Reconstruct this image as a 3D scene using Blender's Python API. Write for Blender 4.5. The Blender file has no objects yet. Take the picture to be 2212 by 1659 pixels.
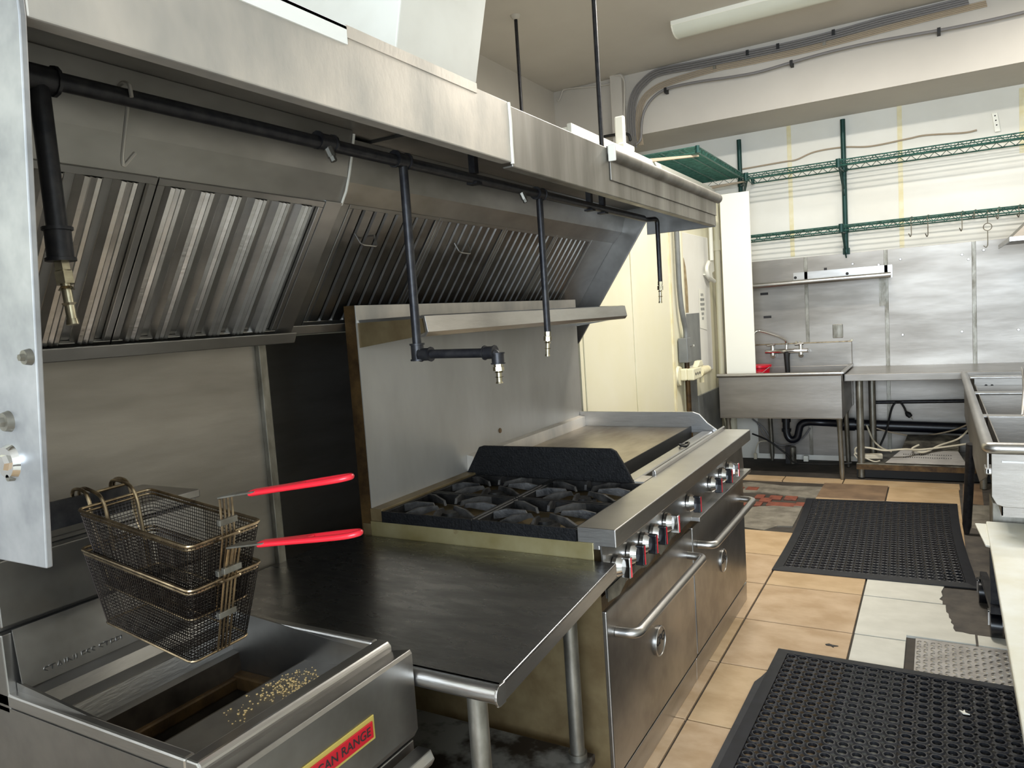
import bpy, bmesh, math, random
from mathutils import Vector, Matrix
random.seed(7)
C = bpy.context.scene.collection
sc = bpy.context.scene

# ------------------------------------------------------------------ camera
ROT = ((0.86731653, 0.014745, 0.49753856), (0.49323038, 0.10903838, -0.8630379), (-0.06697629, 0.99392818, 0.0872981))
CAM = Vector((0, 0, 1.57)); F = 1602.786; RM = Matrix(ROT)
cd = bpy.data.cameras.new('camera'); cam = bpy.data.objects.new('camera', cd); C.objects.link(cam)
cd.sensor_width = 36; cd.lens = 36*F/2212; cd.clip_start = 0.02
cam.matrix_world = Matrix.Translation(CAM) @ RM.to_4x4()
sc.camera = cam
def ray(p): return RM @ Vector((p[0]-1106, -(p[1]-829.5), -F))
def atx(px, py, x): r = ray((px, py)); return CAM + r*((x-CAM.x)/r.x)
def aty(px, py, y): r = ray((px, py)); return CAM + r*((y-CAM.y)/r.y)
def atz(px, py, z): r = ray((px, py)); return CAM + r*((z-CAM.z)/r.z)

# ------------------------------------------------------------------ world, exposure, light
w = bpy.data.worlds.new('world'); sc.world = w; w.use_nodes = True
bg = w.node_tree.nodes['Background']; bg.inputs[0].default_value = (0.62, 0.78, 1, 1); bg.inputs[1].default_value = 2.0
vs = sc.view_settings; vs.view_transform = 'Standard'; vs.look = 'None'; vs.gamma = 1; vs.use_curve_mapping = False
vs.exposure = 0.0
def area(name, loc, rot, sx, sy, power, col):
    l = bpy.data.lights.new(name, 'AREA'); l.shape = 'RECTANGLE'; l.size = sx; l.size_y = sy; l.energy = power; l.color = col
    o = bpy.data.objects.new(name, l); C.objects.link(o); o.location = loc; o.rotation_euler = rot; return o
area('daylight_window_offscreen', (0.7, -3.16, 1.9), (math.radians(90), 0, 0), 3.0, 2.2, 390, (0.78, 0.89, 1.0))
TUBE = (1.0, 0.965, 0.89)

# ------------------------------------------------------------------ materials
def lin(c): return tuple(((v/255)/12.92 if v/255 <= .04045 else ((v/255+.055)/1.055)**2.4) for v in c)
MATS = {}
def mat(name, col, rough=.5, metal=0, col2=None, scale=4, stretch=(1,1,1), rvar=0, bump=0, bscale=60, spots=None, detail=4, lo=.35, hi=.65, emit=0, spec=.5, coat=0):
    m = bpy.data.materials.new(name); m.use_nodes = True; nt = m.node_tree; N = nt.nodes; Lk = nt.links
    b = N['Principled BSDF']; b.inputs['Roughness'].default_value = rough; b.inputs['Metallic'].default_value = metal
    b.inputs['Specular IOR Level'].default_value = spec
    b.inputs['Coat Weight'].default_value = coat
    c = lin(col); b.inputs['Base Color'].default_value = (*c, 1)
    if emit:
        b.inputs['Emission Color'].default_value = (*c, 1); b.inputs['Emission Strength'].default_value = emit
    tc = N.new('ShaderNodeNewGeometry')
    def noise(sc_, st, det=detail):
        mp = N.new('ShaderNodeMapping'); mp.inputs['Scale'].default_value = st
        Lk.new(tc.outputs['Position'], mp.inputs['Vector'])
        n = N.new('ShaderNodeTexNoise'); n.inputs['Scale'].default_value = sc_; n.inputs['Detail'].default_value = det; n.inputs['Roughness'].default_value = .6
        Lk.new(mp.outputs[0], n.inputs['Vector']); return n
    sock = None
    if col2:
        n = noise(scale, stretch)
        r = N.new('ShaderNodeMapRange'); r.inputs['From Min'].default_value = lo; r.inputs['From Max'].default_value = hi
        Lk.new(n.outputs['Fac'], r.inputs['Value'])
        mx = N.new('ShaderNodeMix'); mx.data_type = 'RGBA'
        mx.inputs['A'].default_value = (*c, 1); mx.inputs['B'].default_value = (*lin(col2), 1)
        Lk.new(r.outputs[0], mx.inputs['Factor']); sock = mx.outputs['Result']
        if rvar:
            r2 = N.new('ShaderNodeMapRange'); r2.inputs['To Min'].default_value = max(.03, rough-rvar); r2.inputs['To Max'].default_value = rough+rvar
            Lk.new(n.outputs['Fac'], r2.inputs['Value']); Lk.new(r2.outputs[0], b.inputs['Roughness'])
    if spots:
        sc2, scol, th = spots
        n2 = noise(sc2, (1,1,1), 6)
        r3 = N.new('ShaderNodeMapRange'); r3.inputs['From Min'].default_value = th; r3.inputs['From Max'].default_value = th+.08
        Lk.new(n2.outputs['Fac'], r3.inputs['Value'])
        mx2 = N.new('ShaderNodeMix'); mx2.data_type = 'RGBA'
        if sock: Lk.new(sock, mx2.inputs['A'])
        else: mx2.inputs['A'].default_value = (*c, 1)
        mx2.inputs['B'].default_value = (*lin(scol), 1)
        Lk.new(r3.outputs[0], mx2.inputs['Factor']); sock = mx2.outputs['Result']
    if sock:
        Lk.new(sock, b.inputs['Base Color'])
        if emit: Lk.new(sock, b.inputs['Emission Color'])
    if bump:
        n3 = noise(bscale, stretch if metal else (1,1,1), 3)
        bp = N.new('ShaderNodeBump'); bp.inputs['Strength'].default_value = bump; bp.inputs['Distance'].default_value = .004
        Lk.new(n3.outputs['Fac'], bp.inputs['Height']); Lk.new(bp.outputs[0], b.inputs['Normal'])
    MATS[name] = m; return m

STEEL   = mat('stainless_steel', (192,190,187), .32, 1, (166,163,159), 3, (.6,.6,3), .06, .12, 40)
STEELH  = mat('hood_steel', (208,200,189), .44, .6, (176,172,165), 5, (1,1,.5), .07, .1, 60)
STEELD  = mat('hood_inner_steel', (168,166,163), .38, 1, (140,138,134), 4, (1,.5,1), .08)
STEELW  = mat('wall_panel_steel', (156,151,144), .42, .9, (132,127,120), 2.2, (.5,.5,2.5), .07, .1, 25)
TANKST  = mat('dark_tank_steel', (92,82,70), .4, .7, (50,43,36), 6)  # mottled brown-black steel for the tank walls and bottom
STEELT  = mat('worktop_steel', (160,160,161), .28, 1, (130,130,131), 6, (1,3,1), .08, .1, 80, spots=(9,(196,196,196),.7))
STEELF  = mat('fryer_steel', (164,162,159), .33, 1, (138,135,131), 5, (1,1,1), .08)
STEELL  = STEELW
STEELG  = mat('greasy_filter_steel', (150,148,145), .32, 1, (98,93,86), 3, (1,.6,1), .08)
STEELE  = mat('mottled_end_steel', (178,178,179), .46, .75, (146,147,149), 9, (1,1,1), .08)
STEELS  = mat('sooty_hood_front', (156,152,145), .44, .75, (112,108,100), 3.5, (1,1.5,.25), .07, spots=(6,(84,80,72),.7))
STEELP  = STEELW
CHROME  = mat('chrome', (225,225,225), .12, 1)
BRASS   = mat('brass_fitting', (206,198,172), .25, 1, (160,152,130), 30)
GALV    = mat('galvanized_steel', (150,147,138), .45, .9, (112,108,98), 18, (1,1,.4), .1)
DIRTSH  = mat('dirty_undershelf', (128,126,120), .55, .5, (44,36,28), 7, (1,1,1), .1, lo=.45, hi=.6)
BLACKP  = mat('black_pipe', (38,38,42), .42, .6, (58,57,58), 30)
IRON    = mat('cast_iron', (16,16,17), .5, .2, (40,39,38), 22, bump=.4, bscale=90, spec=.3)
IRONB   = mat('burned_iron', (8,8,9), .6, 0, (18,18,19), 60, bump=.8, bscale=120, spec=.2)
IRONG   = mat('grate_worn', (84,82,80), .5, .4, (26,26,27), 14, bump=.3, bscale=120)
GREASE  = mat('greasy_cream_panel', (128,116,76), .35, .5, (150,140,104), 6, spots=(5,(92,58,24),.63))
BROWN   = mat('brown_greasy_steel', (92,70,40), .45, .5, (58,42,24), 14, bump=.3, bscale=70)
BROWN2  = mat('tan_greasy_steel', (118,103,74), .45, .4, (96,80,54), 8)
GRIDDLE = mat('griddle_plate', (176,164,144), .33, 1, (126,110,88), 5, (1,.4,1), .08)
BACKG   = mat('backguard_steel', (166,163,157), .38, .42, (150,147,140), 3, (1,1,.4), .06, spots=(14,(70,52,34),.74))
RED     = mat('red_grip', (206,34,48), .3)
REDB    = mat('red_badge', (176,22,36), .3)
GOLD    = mat('badge_gold', (196,176,92), .4, .4)
INK     = mat('dark_ink', (28,26,26), .6)
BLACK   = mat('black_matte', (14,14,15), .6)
BLACKG  = mat('black_gloss', (12,13,18), .25)
RUBBER  = mat('black_rubber', (24,25,29), .45, 0, (33,34,39), 20, spec=.4)
WIREB   = mat('basket_wire_dark', (48,42,37), .35, .9, (34,30,28), 30)
WIREL   = mat('basket_wire_light', (186,166,134), .3, 1, (120,104,84), 25)
WALLW   = mat('white_wall_paint', (230,228,220), .6, 0, (222,219,209), 1.4, bump=.05, bscale=30)
WALLC   = mat('cream_wall_paint', (222,216,186), .5, 0, (227,222,200), 1.2, spots=(1.1,(214,204,150),.64))
TAUPE   = mat('taupe_paint', (192,186,177), .7, 0, (184,178,169), 1.2, bump=.05, bscale=20, spots=(2.3,(158,148,136),.72))
DUCTW   = mat('painted_duct', (214,211,200), .5, 0, (202,198,186), 3, spots=(13,(110,104,96),.78))
BOARDW  = mat('white_board', (236,234,222), .35)
YELLOW  = mat('yellowed_caulk', (220,208,164), .6, 0, (229,221,190), 12)
CONC    = mat('dark_concrete', (58,53,49), .75, 0, (84,77,69), 7, bump=.5, bscale=40)
CONC2   = mat('cement_patch', (128,122,110), .75, 0, (96,90,80), 9, bump=.5, bscale=40)
GROUT   = mat('floor_base', (48,43,38), .8, 0, (66,59,51), 8, bump=.4, bscale=50)
TILE    = mat('beige_tile', (188,162,132), .36, 0, (166,138,105), 5, (1,1.6,1), 0, .05, 60, spots=(9,(140,112,84),.72))
TILE2   = mat('golden_tile', (190,163,128), .38, 0, (170,142,106), 5, (1,1.6,1))
TILEW   = mat('pale_tile', (204,201,190), .38, 0, (192,189,178), 7, (1,1.6,1), 0, .05, 60)
TILEB   = mat('brown_stone_tile', (132,108,84), .5, 0, (104,84,66), 6)
BRICK   = mat('red_brick', (132,72,54), .6, 0, (102,58,46), 16, bump=.3)
GREEN   = mat('green_epoxy_wire', (40,80,72), .35, .3, (66,112,102), 20)
GREENP  = mat('green_post', (16,58,54), .4, .3)
CABLEG  = mat('grey_cable', (118,115,114), .5)
CABLEB  = mat('beige_cable', (166,150,128), .55)
CABLEW  = mat('white_cord', (192,184,164), .5)
CABLEK  = mat('black_cord', (20,20,22), .5)
PVCK    = mat('black_plastic_pipe', (16,18,26), .35)
PAPER   = mat('paper', (232,230,218), .7)
GREYP   = mat('grey_enamel', (128,130,128), .5, .3, (112,114,114), 6)
REDPL   = mat('red_plastic', (204,22,44), .3)
LENS    = mat('lamp_lens', (214,216,204), .25)
LENSON  = mat('lamp_lens_lit', (255,238,205), .4, emit=3)
DIAM    = mat('tread_plate', (182,178,174), .45, .6, (156,151,146), 12, rvar=.08)
CUTB    = mat('white_top', (226,226,218), .4, 0, (214,210,192), 4)
SEALANT = mat('white_sealant', (222,218,206), .5)
FOAM    = mat('white_tape', (234,232,224), .6)
GLASS   = mat('window_glass', (220,235,245), .05)
FRAME   = mat('window_frame', (90,90,92), .4, .6)
CRUMB   = mat('crumb', (214,186,130), .6)
CARD    = mat('stained_metal', (128,124,112), .45, .6, (52,48,44), 10)

# ------------------------------------------------------------------ builders
BASE = {}
class MB:
    def __init__(s): s.v = []; s.f = []
    def add(s, vs_, fs):
        n = len(s.v); s.v += [Vector(p) for p in vs_]; s.f += [tuple(i+n for i in q) for q in fs]; return s
    def hexa(s, p):   # 4 bottom, 4 top
        return s.add(p, [(3,2,1,0),(4,5,6,7),(0,1,5,4),(1,2,6,5),(2,3,7,6),(3,0,4,7)])
    def box(s, x0, x1, y0, y1, z0, z1):
        return s.hexa([(x0,y0,z0),(x1,y0,z0),(x1,y1,z0),(x0,y1,z0),(x0,y0,z1),(x1,y0,z1),(x1,y1,z1),(x0,y1,z1)])
    def prism(s, poly, ax, a, b):
        n = len(poly)
        def P(q, t): return (t,q[0],q[1]) if ax == 'x' else ((q[0],t,q[1]) if ax == 'y' else (q[0],q[1],t))
        vs_ = [P(q,a) for q in poly]+[P(q,b) for q in poly]
        fs = [tuple(range(n-1,-1,-1)), tuple(range(n,2*n))]+[(i,(i+1)%n,n+(i+1)%n,n+i) for i in range(n)]
        return s.add(vs_, fs)
    def tube(s, pts, r, n=8, closed=False, rs=None):
        pts = [Vector(p) for p in pts]; m = len(pts); vs_ = []; up = None
        for i in range(m):
            a = pts[(i-1) % m] if (i or closed) else pts[i]; b = pts[(i+1) % m] if (i < m-1 or closed) else pts[i]
            t = (b-a).normalized()
            if up is None:
                up = Vector((0,0,1)) if abs(t.z) < .9 else Vector((1,0,0))
            sd = t.cross(up).normalized(); up = sd.cross(t).normalized()
            rr = rs[i] if rs else r
            for k in range(n):
                a_ = 2*math.pi*k/n; vs_.append(pts[i]+sd*math.cos(a_)*rr+up*math.sin(a_)*rr)
        fs = []
        for i in range(m if closed else m-1):
            j = (i+1) % m
            for k in range(n): fs.append((i*n+k, i*n+(k+1)%n, j*n+(k+1)%n, j*n+k))
        if not closed: fs += [tuple(range(n-1,-1,-1)), tuple(range((m-1)*n, m*n))]
        return s.add(vs_, fs)
    def cyl(s, p0, p1, r0, r1=None, n=16): return s.tube([p0,p1], r0, n, rs=[r0, r0 if r1 is None else r1])
    def build(s, name, m, parent=None, smooth=False, bevel=0, label=None, kind=None, segs=2):
        b = BASE.get(parent.name, Vector()) if parent else Vector()
        me = bpy.data.meshes.new(name); me.from_pydata([v-b for v in s.v], [], s.f)
        bm = bmesh.new(); bm.from_mesh(me); bmesh.ops.recalc_face_normals(bm, faces=bm.faces); bm.to_mesh(me); bm.free()
        me.materials.append(m)
        if smooth:
            for p in me.polygons: p.use_smooth = True
            me.set_sharp_from_angle(angle=math.radians(40))
        o = bpy.data.objects.new(name, me); C.objects.link(o)
        if parent: o.parent = parent
        BASE[o.name] = b
        if bevel:
            md = o.modifiers.new('bevel', 'BEVEL'); md.width = bevel; md.segments = segs; md.limit_method = 'ANGLE'; md.angle_limit = math.radians(35)
            md.harden_normals = False
        if label: o['label'] = label
        if kind: o['kind'] = kind
        return o
def bx(*a): return MB().box(*a)
def thing(name, label, cat, loc=(0,0,0), group=None):
    o = bpy.data.objects.new(name, None); C.objects.link(o); o.empty_display_size = .05; o.location = loc
    o['label'] = label; o['category'] = cat
    if group: o['group'] = group
    BASE[o.name] = Vector(loc); return o
def tag(o, label, cat, group=None):
    o['label'] = label; o['category'] = cat
    if group: o['group'] = group
    return o
def struct(name, mb, m, **k): return mb.build(name, m, kind='structure', **k)
def arc(c, r, a0, a1, n, f): return [f(c, r, math.radians(a0+(a1-a0)*i/n)) for i in range(n+1)]
def bend(pts, r, n=5):
    """round the inner corners of a polyline"""
    pts = [Vector(p) for p in pts]; out = [pts[0]]
    for i in range(1, len(pts)-1):
        a, b, c = pts[i-1], pts[i], pts[i+1]
        d = min(r, (a-b).length*.49, (c-b).length*.49)
        p, q = b+(a-b).normalized()*d, b+(c-b).normalized()*d
        for k in range(n+1):
            t = k/n; out.append(p*(1-t)**2+b*2*t*(1-t)+q*t*t)
    return out+[pts[-1]]
def spline(pts, n=6):
    pts = [Vector(p) for p in pts]; P = [pts[0]]+pts+[pts[-1]]; out = []
    for i in range(1, len(P)-2):
        for k in range(n):
            t = k/n; a, b, c, d = P[i-1:i+3]
            out.append(.5*((2*b)+(c-a)*t+(2*a-5*b+4*c-d)*t*t+(3*b-a-3*c+d)*t**3))
    return out+[pts[-1]]
def text_mesh(name, body, size, M, m, parent, depth=.0015, bold=0):
    cu = bpy.data.curves.new(name, 'FONT'); cu.body = body; cu.size = size; cu.extrude = depth; cu.align_x = 'CENTER'; cu.align_y = 'CENTER'; cu.offset = bold
    t = bpy.data.objects.new(name+'_src', cu); C.objects.link(t)
    bpy.context.view_layer.update()
    me = bpy.data.meshes.new_from_object(t.evaluated_get(bpy.context.evaluated_depsgraph_get()))
    bpy.data.objects.remove(t); bpy.data.curves.remove(cu)
    b = BASE.get(parent.name, Vector()); me.transform(Matrix.Translation(-b) @ M)
    me.materials.clear(); me.materials.append(m)
    o = bpy.data.objects.new(name, me); C.objects.link(o); o.parent = parent; BASE[o.name] = b; return o
def basis(o, ex, ey):
    ex = Vector(ex).normalized(); ey = Vector(ey).normalized(); ez = ex.cross(ey)
    return Matrix.Translation(Vector(o)) @ Matrix((ex, ey, ez)).transposed().to_4x4()

# ================================================================== SETTING
XW = -1.92; YF = 7.7; XR = 2.6; YB = -3.0; XL = -3.3; ZC = 3.8
floor = struct('floor', bx(XL, XR, YB, YF, -.1, -.012), GROUT)
struct('ceiling', bx(XL, XR, YB, YF, ZC, ZC+.1), TAUPE)
struct('wall_outer_left', bx(XL-.1, XL, YB, YF, -.1, ZC), TAUPE)
struct('wall_right', bx(XR, XR+.1, YB, YF, -.1, ZC), WALLW)
wf = struct('wall_far', bx(XL, XR, YF, YF+.1, -.1, ZC), WALLW)
# rear wall with a shop window the daylight comes through
wr = MB().box(XL, -.9, YB-.1, YB, -.1, ZC).box(2.3, XR, YB-.1, YB, -.1, ZC).box(-.9, 2.3, YB-.1, YB, -.1, .7).box(-.9, 2.3, YB-.1, YB, 3.05, ZC)
struct('wall_rear', wr, WALLW)
win = struct('window_1', MB().box(-.9, -.84, YB-.08, YB-.02, .7, 3.05).box(2.24, 2.3, YB-.08, YB-.02, .7, 3.05).box(-.84, 2.24, YB-.08, YB-.02, .7, .76).box(-.84, 2.24, YB-.08, YB-.02, 2.99, 3.05).box(.67, .73, YB-.08, YB-.02, .76, 2.99), FRAME)
# soffit beam in front of the far wall
so = struct('trim_soffit', bx(XL, XR, 6.95, YF, 3.228, ZC), TAUPE)
struct('wall_chase', bx(-2.66, -2.545, 6.86, 6.95, 2.72, ZC), TAUPE)
# wall behind the cooking line
XN = -2.24
wl = struct('wall_left', MB().box(XW-.12, XW, YB, 1.58, -.1, 2.45).box(XN-.1, XW, 1.58, 1.70, -.1, 2.45).box(XN-.1, XN, 1.70, 4.2, -.1, 1.565).box(XN-.1, XW, 1.70, 4.2, 1.565, 2.45), WALLC)
for a, b_ in ((-.6, .62), (.622, 1.668)): bx(XW, XW+.012, a, b_, .05, 1.56).build('steel_panel', STEELL, wl, bevel=.001)
for a, b_ in ((1.702, 2.95), (2.952, 4.19)): bx(XN, XN+.006, a, b_, .05, 1.56).build('steel_panel', STEELL, wl, bevel=.001)
bx(XW, XW+.03, 1.668, 1.70, .05, 1.56).build('corner_strip', GALV, wl, bevel=.003)
# walk-in box standing beyond the hood: front wall, roof, trims
wp = struct('wall_walk_in', bx(XW-.1, XW, 4.2, YF, -.1, 2.68), WALLC)
struct('wall_walk_in_end', bx(XL, XW-.1, 4.2, 4.28, -.1, 2.66), WALLC)
struct('trim_walk_in_roof', bx(XL, XW, 4.2, YF, 2.66, 2.70), BOARDW)
bx(XW, XW+.03, 4.2, 7.55, 2.62, 2.72).build('top_rail', BOARDW, wp, bevel=.004)
bx(XW, XW+.012, 5.14, 5.20, .1, 2.62).build('door_trim', WALLC, wp, bevel=.003)
bx(XW, XW+.008, 4.25, 5.13, .1, 2.60).build('panel', WALLC, wp, bevel=.003)
bx(XW, XW+.008, 5.21, 6.02, .1, 2.60).build('panel', WALLC, wp, bevel=.003)
bx(XW, XW+.018, 6.02, 6.07, .1, 2.62).build('door_trim', YELLOW, wp, bevel=.003)
bx(XW, XW+.035, 6.31, 6.37, .1, 2.25).build('door_edge', WALLC, wp, bevel=.01, label='yellowed rounded door edge')
bx(XW, XW+.02, 6.37, 7.25, .95, 2.22).build('door', WALLW, wp, bevel=.006)
bx(XW, XW+.022, 6.39, 6.83, 1.05, 1.51).build('kick_plate', GREYP, wp, bevel=.001)
bx(XW, XW+.022, 6.33, 6.66, .12, .93).build('kick_plate', GREYP, wp, bevel=.001)
bx(XW, XW+.021, 6.7, 7.5, .12, .75).build('kick_plate', GREYP, wp, bevel=.001)

STN = mat('brown_wall_stain', (170,152,116), .6, 0, (132,112,78), 14)
MB().prism([(6.375,1.52),(6.50,1.52),(6.50,1.75),(6.47,1.92),(6.42,2.0),(6.375,1.95)], 'x', XW+.0195, XW+.0215).build('grease_stain', STN, wp)
# stainless cladding, seams and yellowed joints on the far wall
seams = [-1.60, -1.086, -.396, .29, .98, 1.7]
for a, b_ in zip(seams[:-1], seams[1:]):
    bx(a+.012, b_-.012, YF-.012, YF, .04, 1.972).build('steel_panel', STEELW, wf, bevel=.002)
for s_ in seams[1:-1]:
    bx(s_-.016, s_+.016, YF-.018, YF, .04, 1.97).build('seam_strip', GALV, wf, bevel=.002)
for px, y0, y1 in ((1703, 272, 555), (1942, 225, 535), (2207, 190, 330)):
    a = aty(px, y0, YF); b_ = aty(px+4, y1, YF)
    bx(a.x-.018, a.x+.02, YF-.004, YF, b_.z, a.z).build('yellowed_joint', YELLOW, wf)
for i in range(9):
    px, py = [(1842,570),(1898,572),(1945,560),(2078,550),(2092,560),(2125,540),(1950,723),(2078,716),(2200,712)][i]
    p = aty(px, py, YF-.012); MB().cyl((p.x,YF-.018,p.z),(p.x,YF-.012,p.z),.009,.012,10).build('rivet', STEEL, wf, smooth=True)
for px, py, wd, hh in ((1648,635,.05,.012),(1655,685,.05,.012),(1782,583,.018,.02)):
    p = aty(px, py, YF-.014); bx(p.x-wd/2, p.x+wd, YF-.0135, YF-.0115, p.z-hh, p.z+hh).build('torn_patch', INK, wf)

# ------------------------------------------------------------------ floor tiles
TX, TY, GX, GY = .496, .506, -.855, 2.645
def slab(poly, m, name='tile', z1=0.0, z0=-.013):
    return MB().prism([(p[0], p[1]) for p in poly], 'z', z0, z1).build(name, m, floor)
g = .0048
for r in range(-8, 8):
    y0, y1 = GY+r*TY+g, GY+(r+1)*TY-g
    for c in range(-2, 4):
        x0, x1 = GX+c*TX+g, GX+(c+1)*TX-g
        m = TILE if (r+c) % 3 else TILE2
        if c == 1: m = TILEW if r < 4 else TILE2
        if c >= 2: m = TILEW
        if c <= -1 and 5 <= r: continue
        if c >= 2 and r >= 2: continue
        if c == 1 and r in (2, 3): continue
        if c == 0 and r == 7: m = TILEB
        if c == 2 and r in (0, 1): continue
        if c == 1 and r in (0, 1): x1 = -.142
        bx(x0, x1, y0, y1, -.013, 0).build('tile', m, floor, bevel=.0015, segs=1)
# the broken pale tile by the tread plate and the strip beyond it
jag = [(2040,1266),(2033,1278),(2036,1287),(2029,1294),(2036,1298),(2037,1306),(2043,1312),(2044,1322),(2049,1326),(2050,1334),(2055,1339),(2054,1345),(2060,1350),(2059,1357),(2064,1364),(2080,1366),(2095,1370),(2106,1371)]
J = [atz(x, y, 0) for x, y in jag]; gl = GX+TX+g; yb = GY+3*TY
up = [(p.x, p.y) for p in J if p.y > yb+g]; dn = [(p.x, p.y) for p in J if p.y < yb-g]
slab([(gl, yb+TY-g), (up[0][0], yb+TY-g)]+up+[(up[-1][0], yb+g), (gl, yb+g)], TILEW)
slab([(gl, yb-g), (dn[0][0], yb-g)]+dn+[(dn[-1][0], GY+2*TY+g+.06), (-.142, GY+2*TY+.06+g), (-.142, GY+2*TY+g), (gl, GY+2*TY+g)], TILEW)
bx(dn[-1][0]+.01, .62, GY+2*TY+.06, dn[-1][1]-.004, -.013, 0).build('tile', TILEW, floor)
for x0, x1 in ((-1.6,-1.20),(-1.19,-.715),(-.705,.14)): bx(x0, x1, 6.70, 6.87, -.013, 0).build('tile', TILE2, floor)
def fpoly(pl, m, name, z1): return slab([atz(x, y, 0) for x, y in pl], m, name, z1)
fpoly([(1590,1044),(1620,1040),(1640,1042),(1690,1048),(1806,1052),(1798,1074),(1740,1074),(1700,1070),(1650,1062),(1590,1062)], CONC2, 'cement_patch', -.003)
fpoly([(1590,1098),(1640,1093),(1735,1090),(1722,1118),(1712,1136),(1680,1135),(1650,1144),(1608,1138)], CONC2, 'cement_patch', -.002)
for x, y, wd in ((1596,1054,22),(1626,1054,26),(1676,1073,28),(1709,1074,28),(1642,1071,20),(1632,1086,30),(1688,1087,62),(1728,1088,20),(1655,1078,26),(1608,1086,18)):
    a, b_ = atz(x-wd/2, y, 0), atz(x+wd/2, y, 0)
    bx(a.x, b_.x, a.y-.055, a.y+.055, -.013, .001).build('brick', BRICK if random.random() < .8 else TILEB, floor, bevel=.004)
fpoly([(2080,1045),(2120,1045),(2125,1090),(2080,1085)], TILEB, 'stone_slab', -.003)
fpoly([(2095,1090),(2200,1092),(2210,1145),(2100,1140)], CONC2, 'stone_slab', -.004)
slab([(-.0,3.722),(1.4,3.722),(1.4,6.85),(.14,6.85),(.1,4.5),(-.08,4.6),(-.1,4.3)], CONC, 'cement_patch', -.006)

# ================================================================== EXHAUST HOOD (two joined sections)
fd = Vector((.574, 0, .819)); fn = Vector((.819, 0, -.574)); F0 = Vector((-1.845, 0, 1.575))
F1 = Vector((-1.914, 0, 1.600)); FO = [F0]
def FP(u, v, n_): return Vector((0, u, 0))+FO[0]+fd*v+fn*n_
def fbox(mb, u0, u1, v0, v1, n0, n1):
    return mb.hexa([FP(u0,v0,n0),FP(u1,v0,n0),FP(u1,v1,n0),FP(u0,v1,n0),FP(u0,v0,n1),FP(u1,v0,n1),FP(u1,v1,n1),FP(u0,v1,n1)])
FL = .468
def fil(root, u0, u1, n, ridged):
    f_ = MB(); t = .018
    fbox(f_, u0, u1, 0, t, 0, .012); fbox(f_, u0, u1, FL-t, FL, 0, .012); fbox(f_, u0, u0+t, t, FL-t, 0, .012); fbox(f_, u1-t, u1, t, FL-t, 0, .012)
    fbox(f_, u0, u1, 0, FL, -.005, -.002)
    fo = f_.build('grease_filter', STEELD, root, bevel=.001, segs=1)
    pitch = (u1-u0-2*t)/n
    for k in range(n):
        a = u0+t+pitch*k
        m_ = MB()
        if ridged:
            prof = [(a+.004,.0),(a+.014,.016),(a+.022,.021),(a+.028,.016),(a+.035,.022),(a+.042,.017),(a+.049,.021),(a+.056,.014),(a+.064,0)]
            prof = prof+[(p[0], p[1]-.003) for p in reversed(prof)]
        else:
            wd = pitch-.016
            prof = [(a+.004,.002),(a+.008,.010),(a+.008+wd-.006,.012),(a+.006+wd,.002),(a+.003+wd,.002),(a+wd,.009),(a+.010,.007),(a+.007,.002)]
        L_ = len(prof); vs_ = [FP(p[0], t, p[1]) for p in prof]+[FP(p[0], FL-t, p[1]) for p in prof]
        m_.add(vs_, [tuple(range(L_-1,-1,-1)), tuple(range(L_,2*L_))]+[(i,(i+1)%L_,L_+(i+1)%L_,L_+i) for i in range(L_)])
        m_.build('baffle', STEEL if ridged else STEELG, fo)
    return fo
def hood(name, label, y0, y1, zb, zt, yi0, yi1, fm, dx):
    h = thing(name, label, 'hood', (XW, y0, zb), 'joined sections of the exhaust hood')
    MB().prism([(-1.04,zt),(-1.04,zb),(-1.075,zb),(-1.075,zb+.006),(-1.048,zb+.006),(-1.048,zt)], 'y', y0, y1).build('front_panel', fm, h, bevel=.003)
    bx(XW, -1.048, y0, y1, zt-.02, zt).build('roof_panel', STEELD, h)
    MB().prism([(-1.575+dx,1.95-dx*.35),(-1.535+dx*.8,2.028),(-1.50+dx*.8,zt-.02),(-1.515+dx*.8,zt-.02),(-1.55+dx*.8,2.028),(-1.585+dx,1.955-dx*.35)], 'y', yi0, yi1).build('upper_baffle', STEELD, h, bevel=.002)
    return h
HA = hood('exhaust_hood', 'long steel exhaust hood section with pale ridged grease filters over the fryer', .585, 1.888, 2.012, 2.18, .585, 1.757, STEELH, 0)
HB = hood('exhaust_hood', 'long steel exhaust hood section with dark slotted filters over the cooking range', 1.894, 4.15, 2.0, 2.172, 1.761, 4.14, STEELS, -.06)
fil(HA, .60, 1.138, 6, True); fil(HA, 1.142, 1.685, 6, True)
fbox(MB(), 1.688, 1.757, -.01, FL+.004, 0, .012).build('filler_panel', STEELD, HA, bevel=.002)
FO[0] = F1
fbox(MB(), 1.761, 1.874, -.004, FL+.004, 0, .012).build('filler_panel', STEELD, HB, bevel=.002)
fl = [fil(HB, 1.877, 2.38, 8, False), fil(HB, 2.383, 2.886, 8, False), fil(HB, 2.889, 3.392, 8, False), fil(HB, 3.395, 3.83, 7, False)]
fbox(MB(), 3.833, 4.138, -.004, FL+.004, 0, .012).build('filler_panel', STEELD, HB, bevel=.002)
for fo, u in ((fl[0], 2.005), (fl[1], 2.605)):
    MB().tube(bend([FP(u-.055,.365,.012),FP(u-.04,.34,.045),FP(u+.035,.34,.05),FP(u+.045,.365,.012)],.012), .003, 6).build('filter_handle', STEEL, fo, smooth=True)
MB().prism([(XW,1.54),(-1.82,1.54),(-1.805,1.572),(-1.812,1.574),(-1.83,1.55),(-1.905,1.55),(-1.905,1.6),(XW,1.6)], 'y', .585, 1.757).build('grease_trough', STEELD, HA, bevel=.002)
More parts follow.
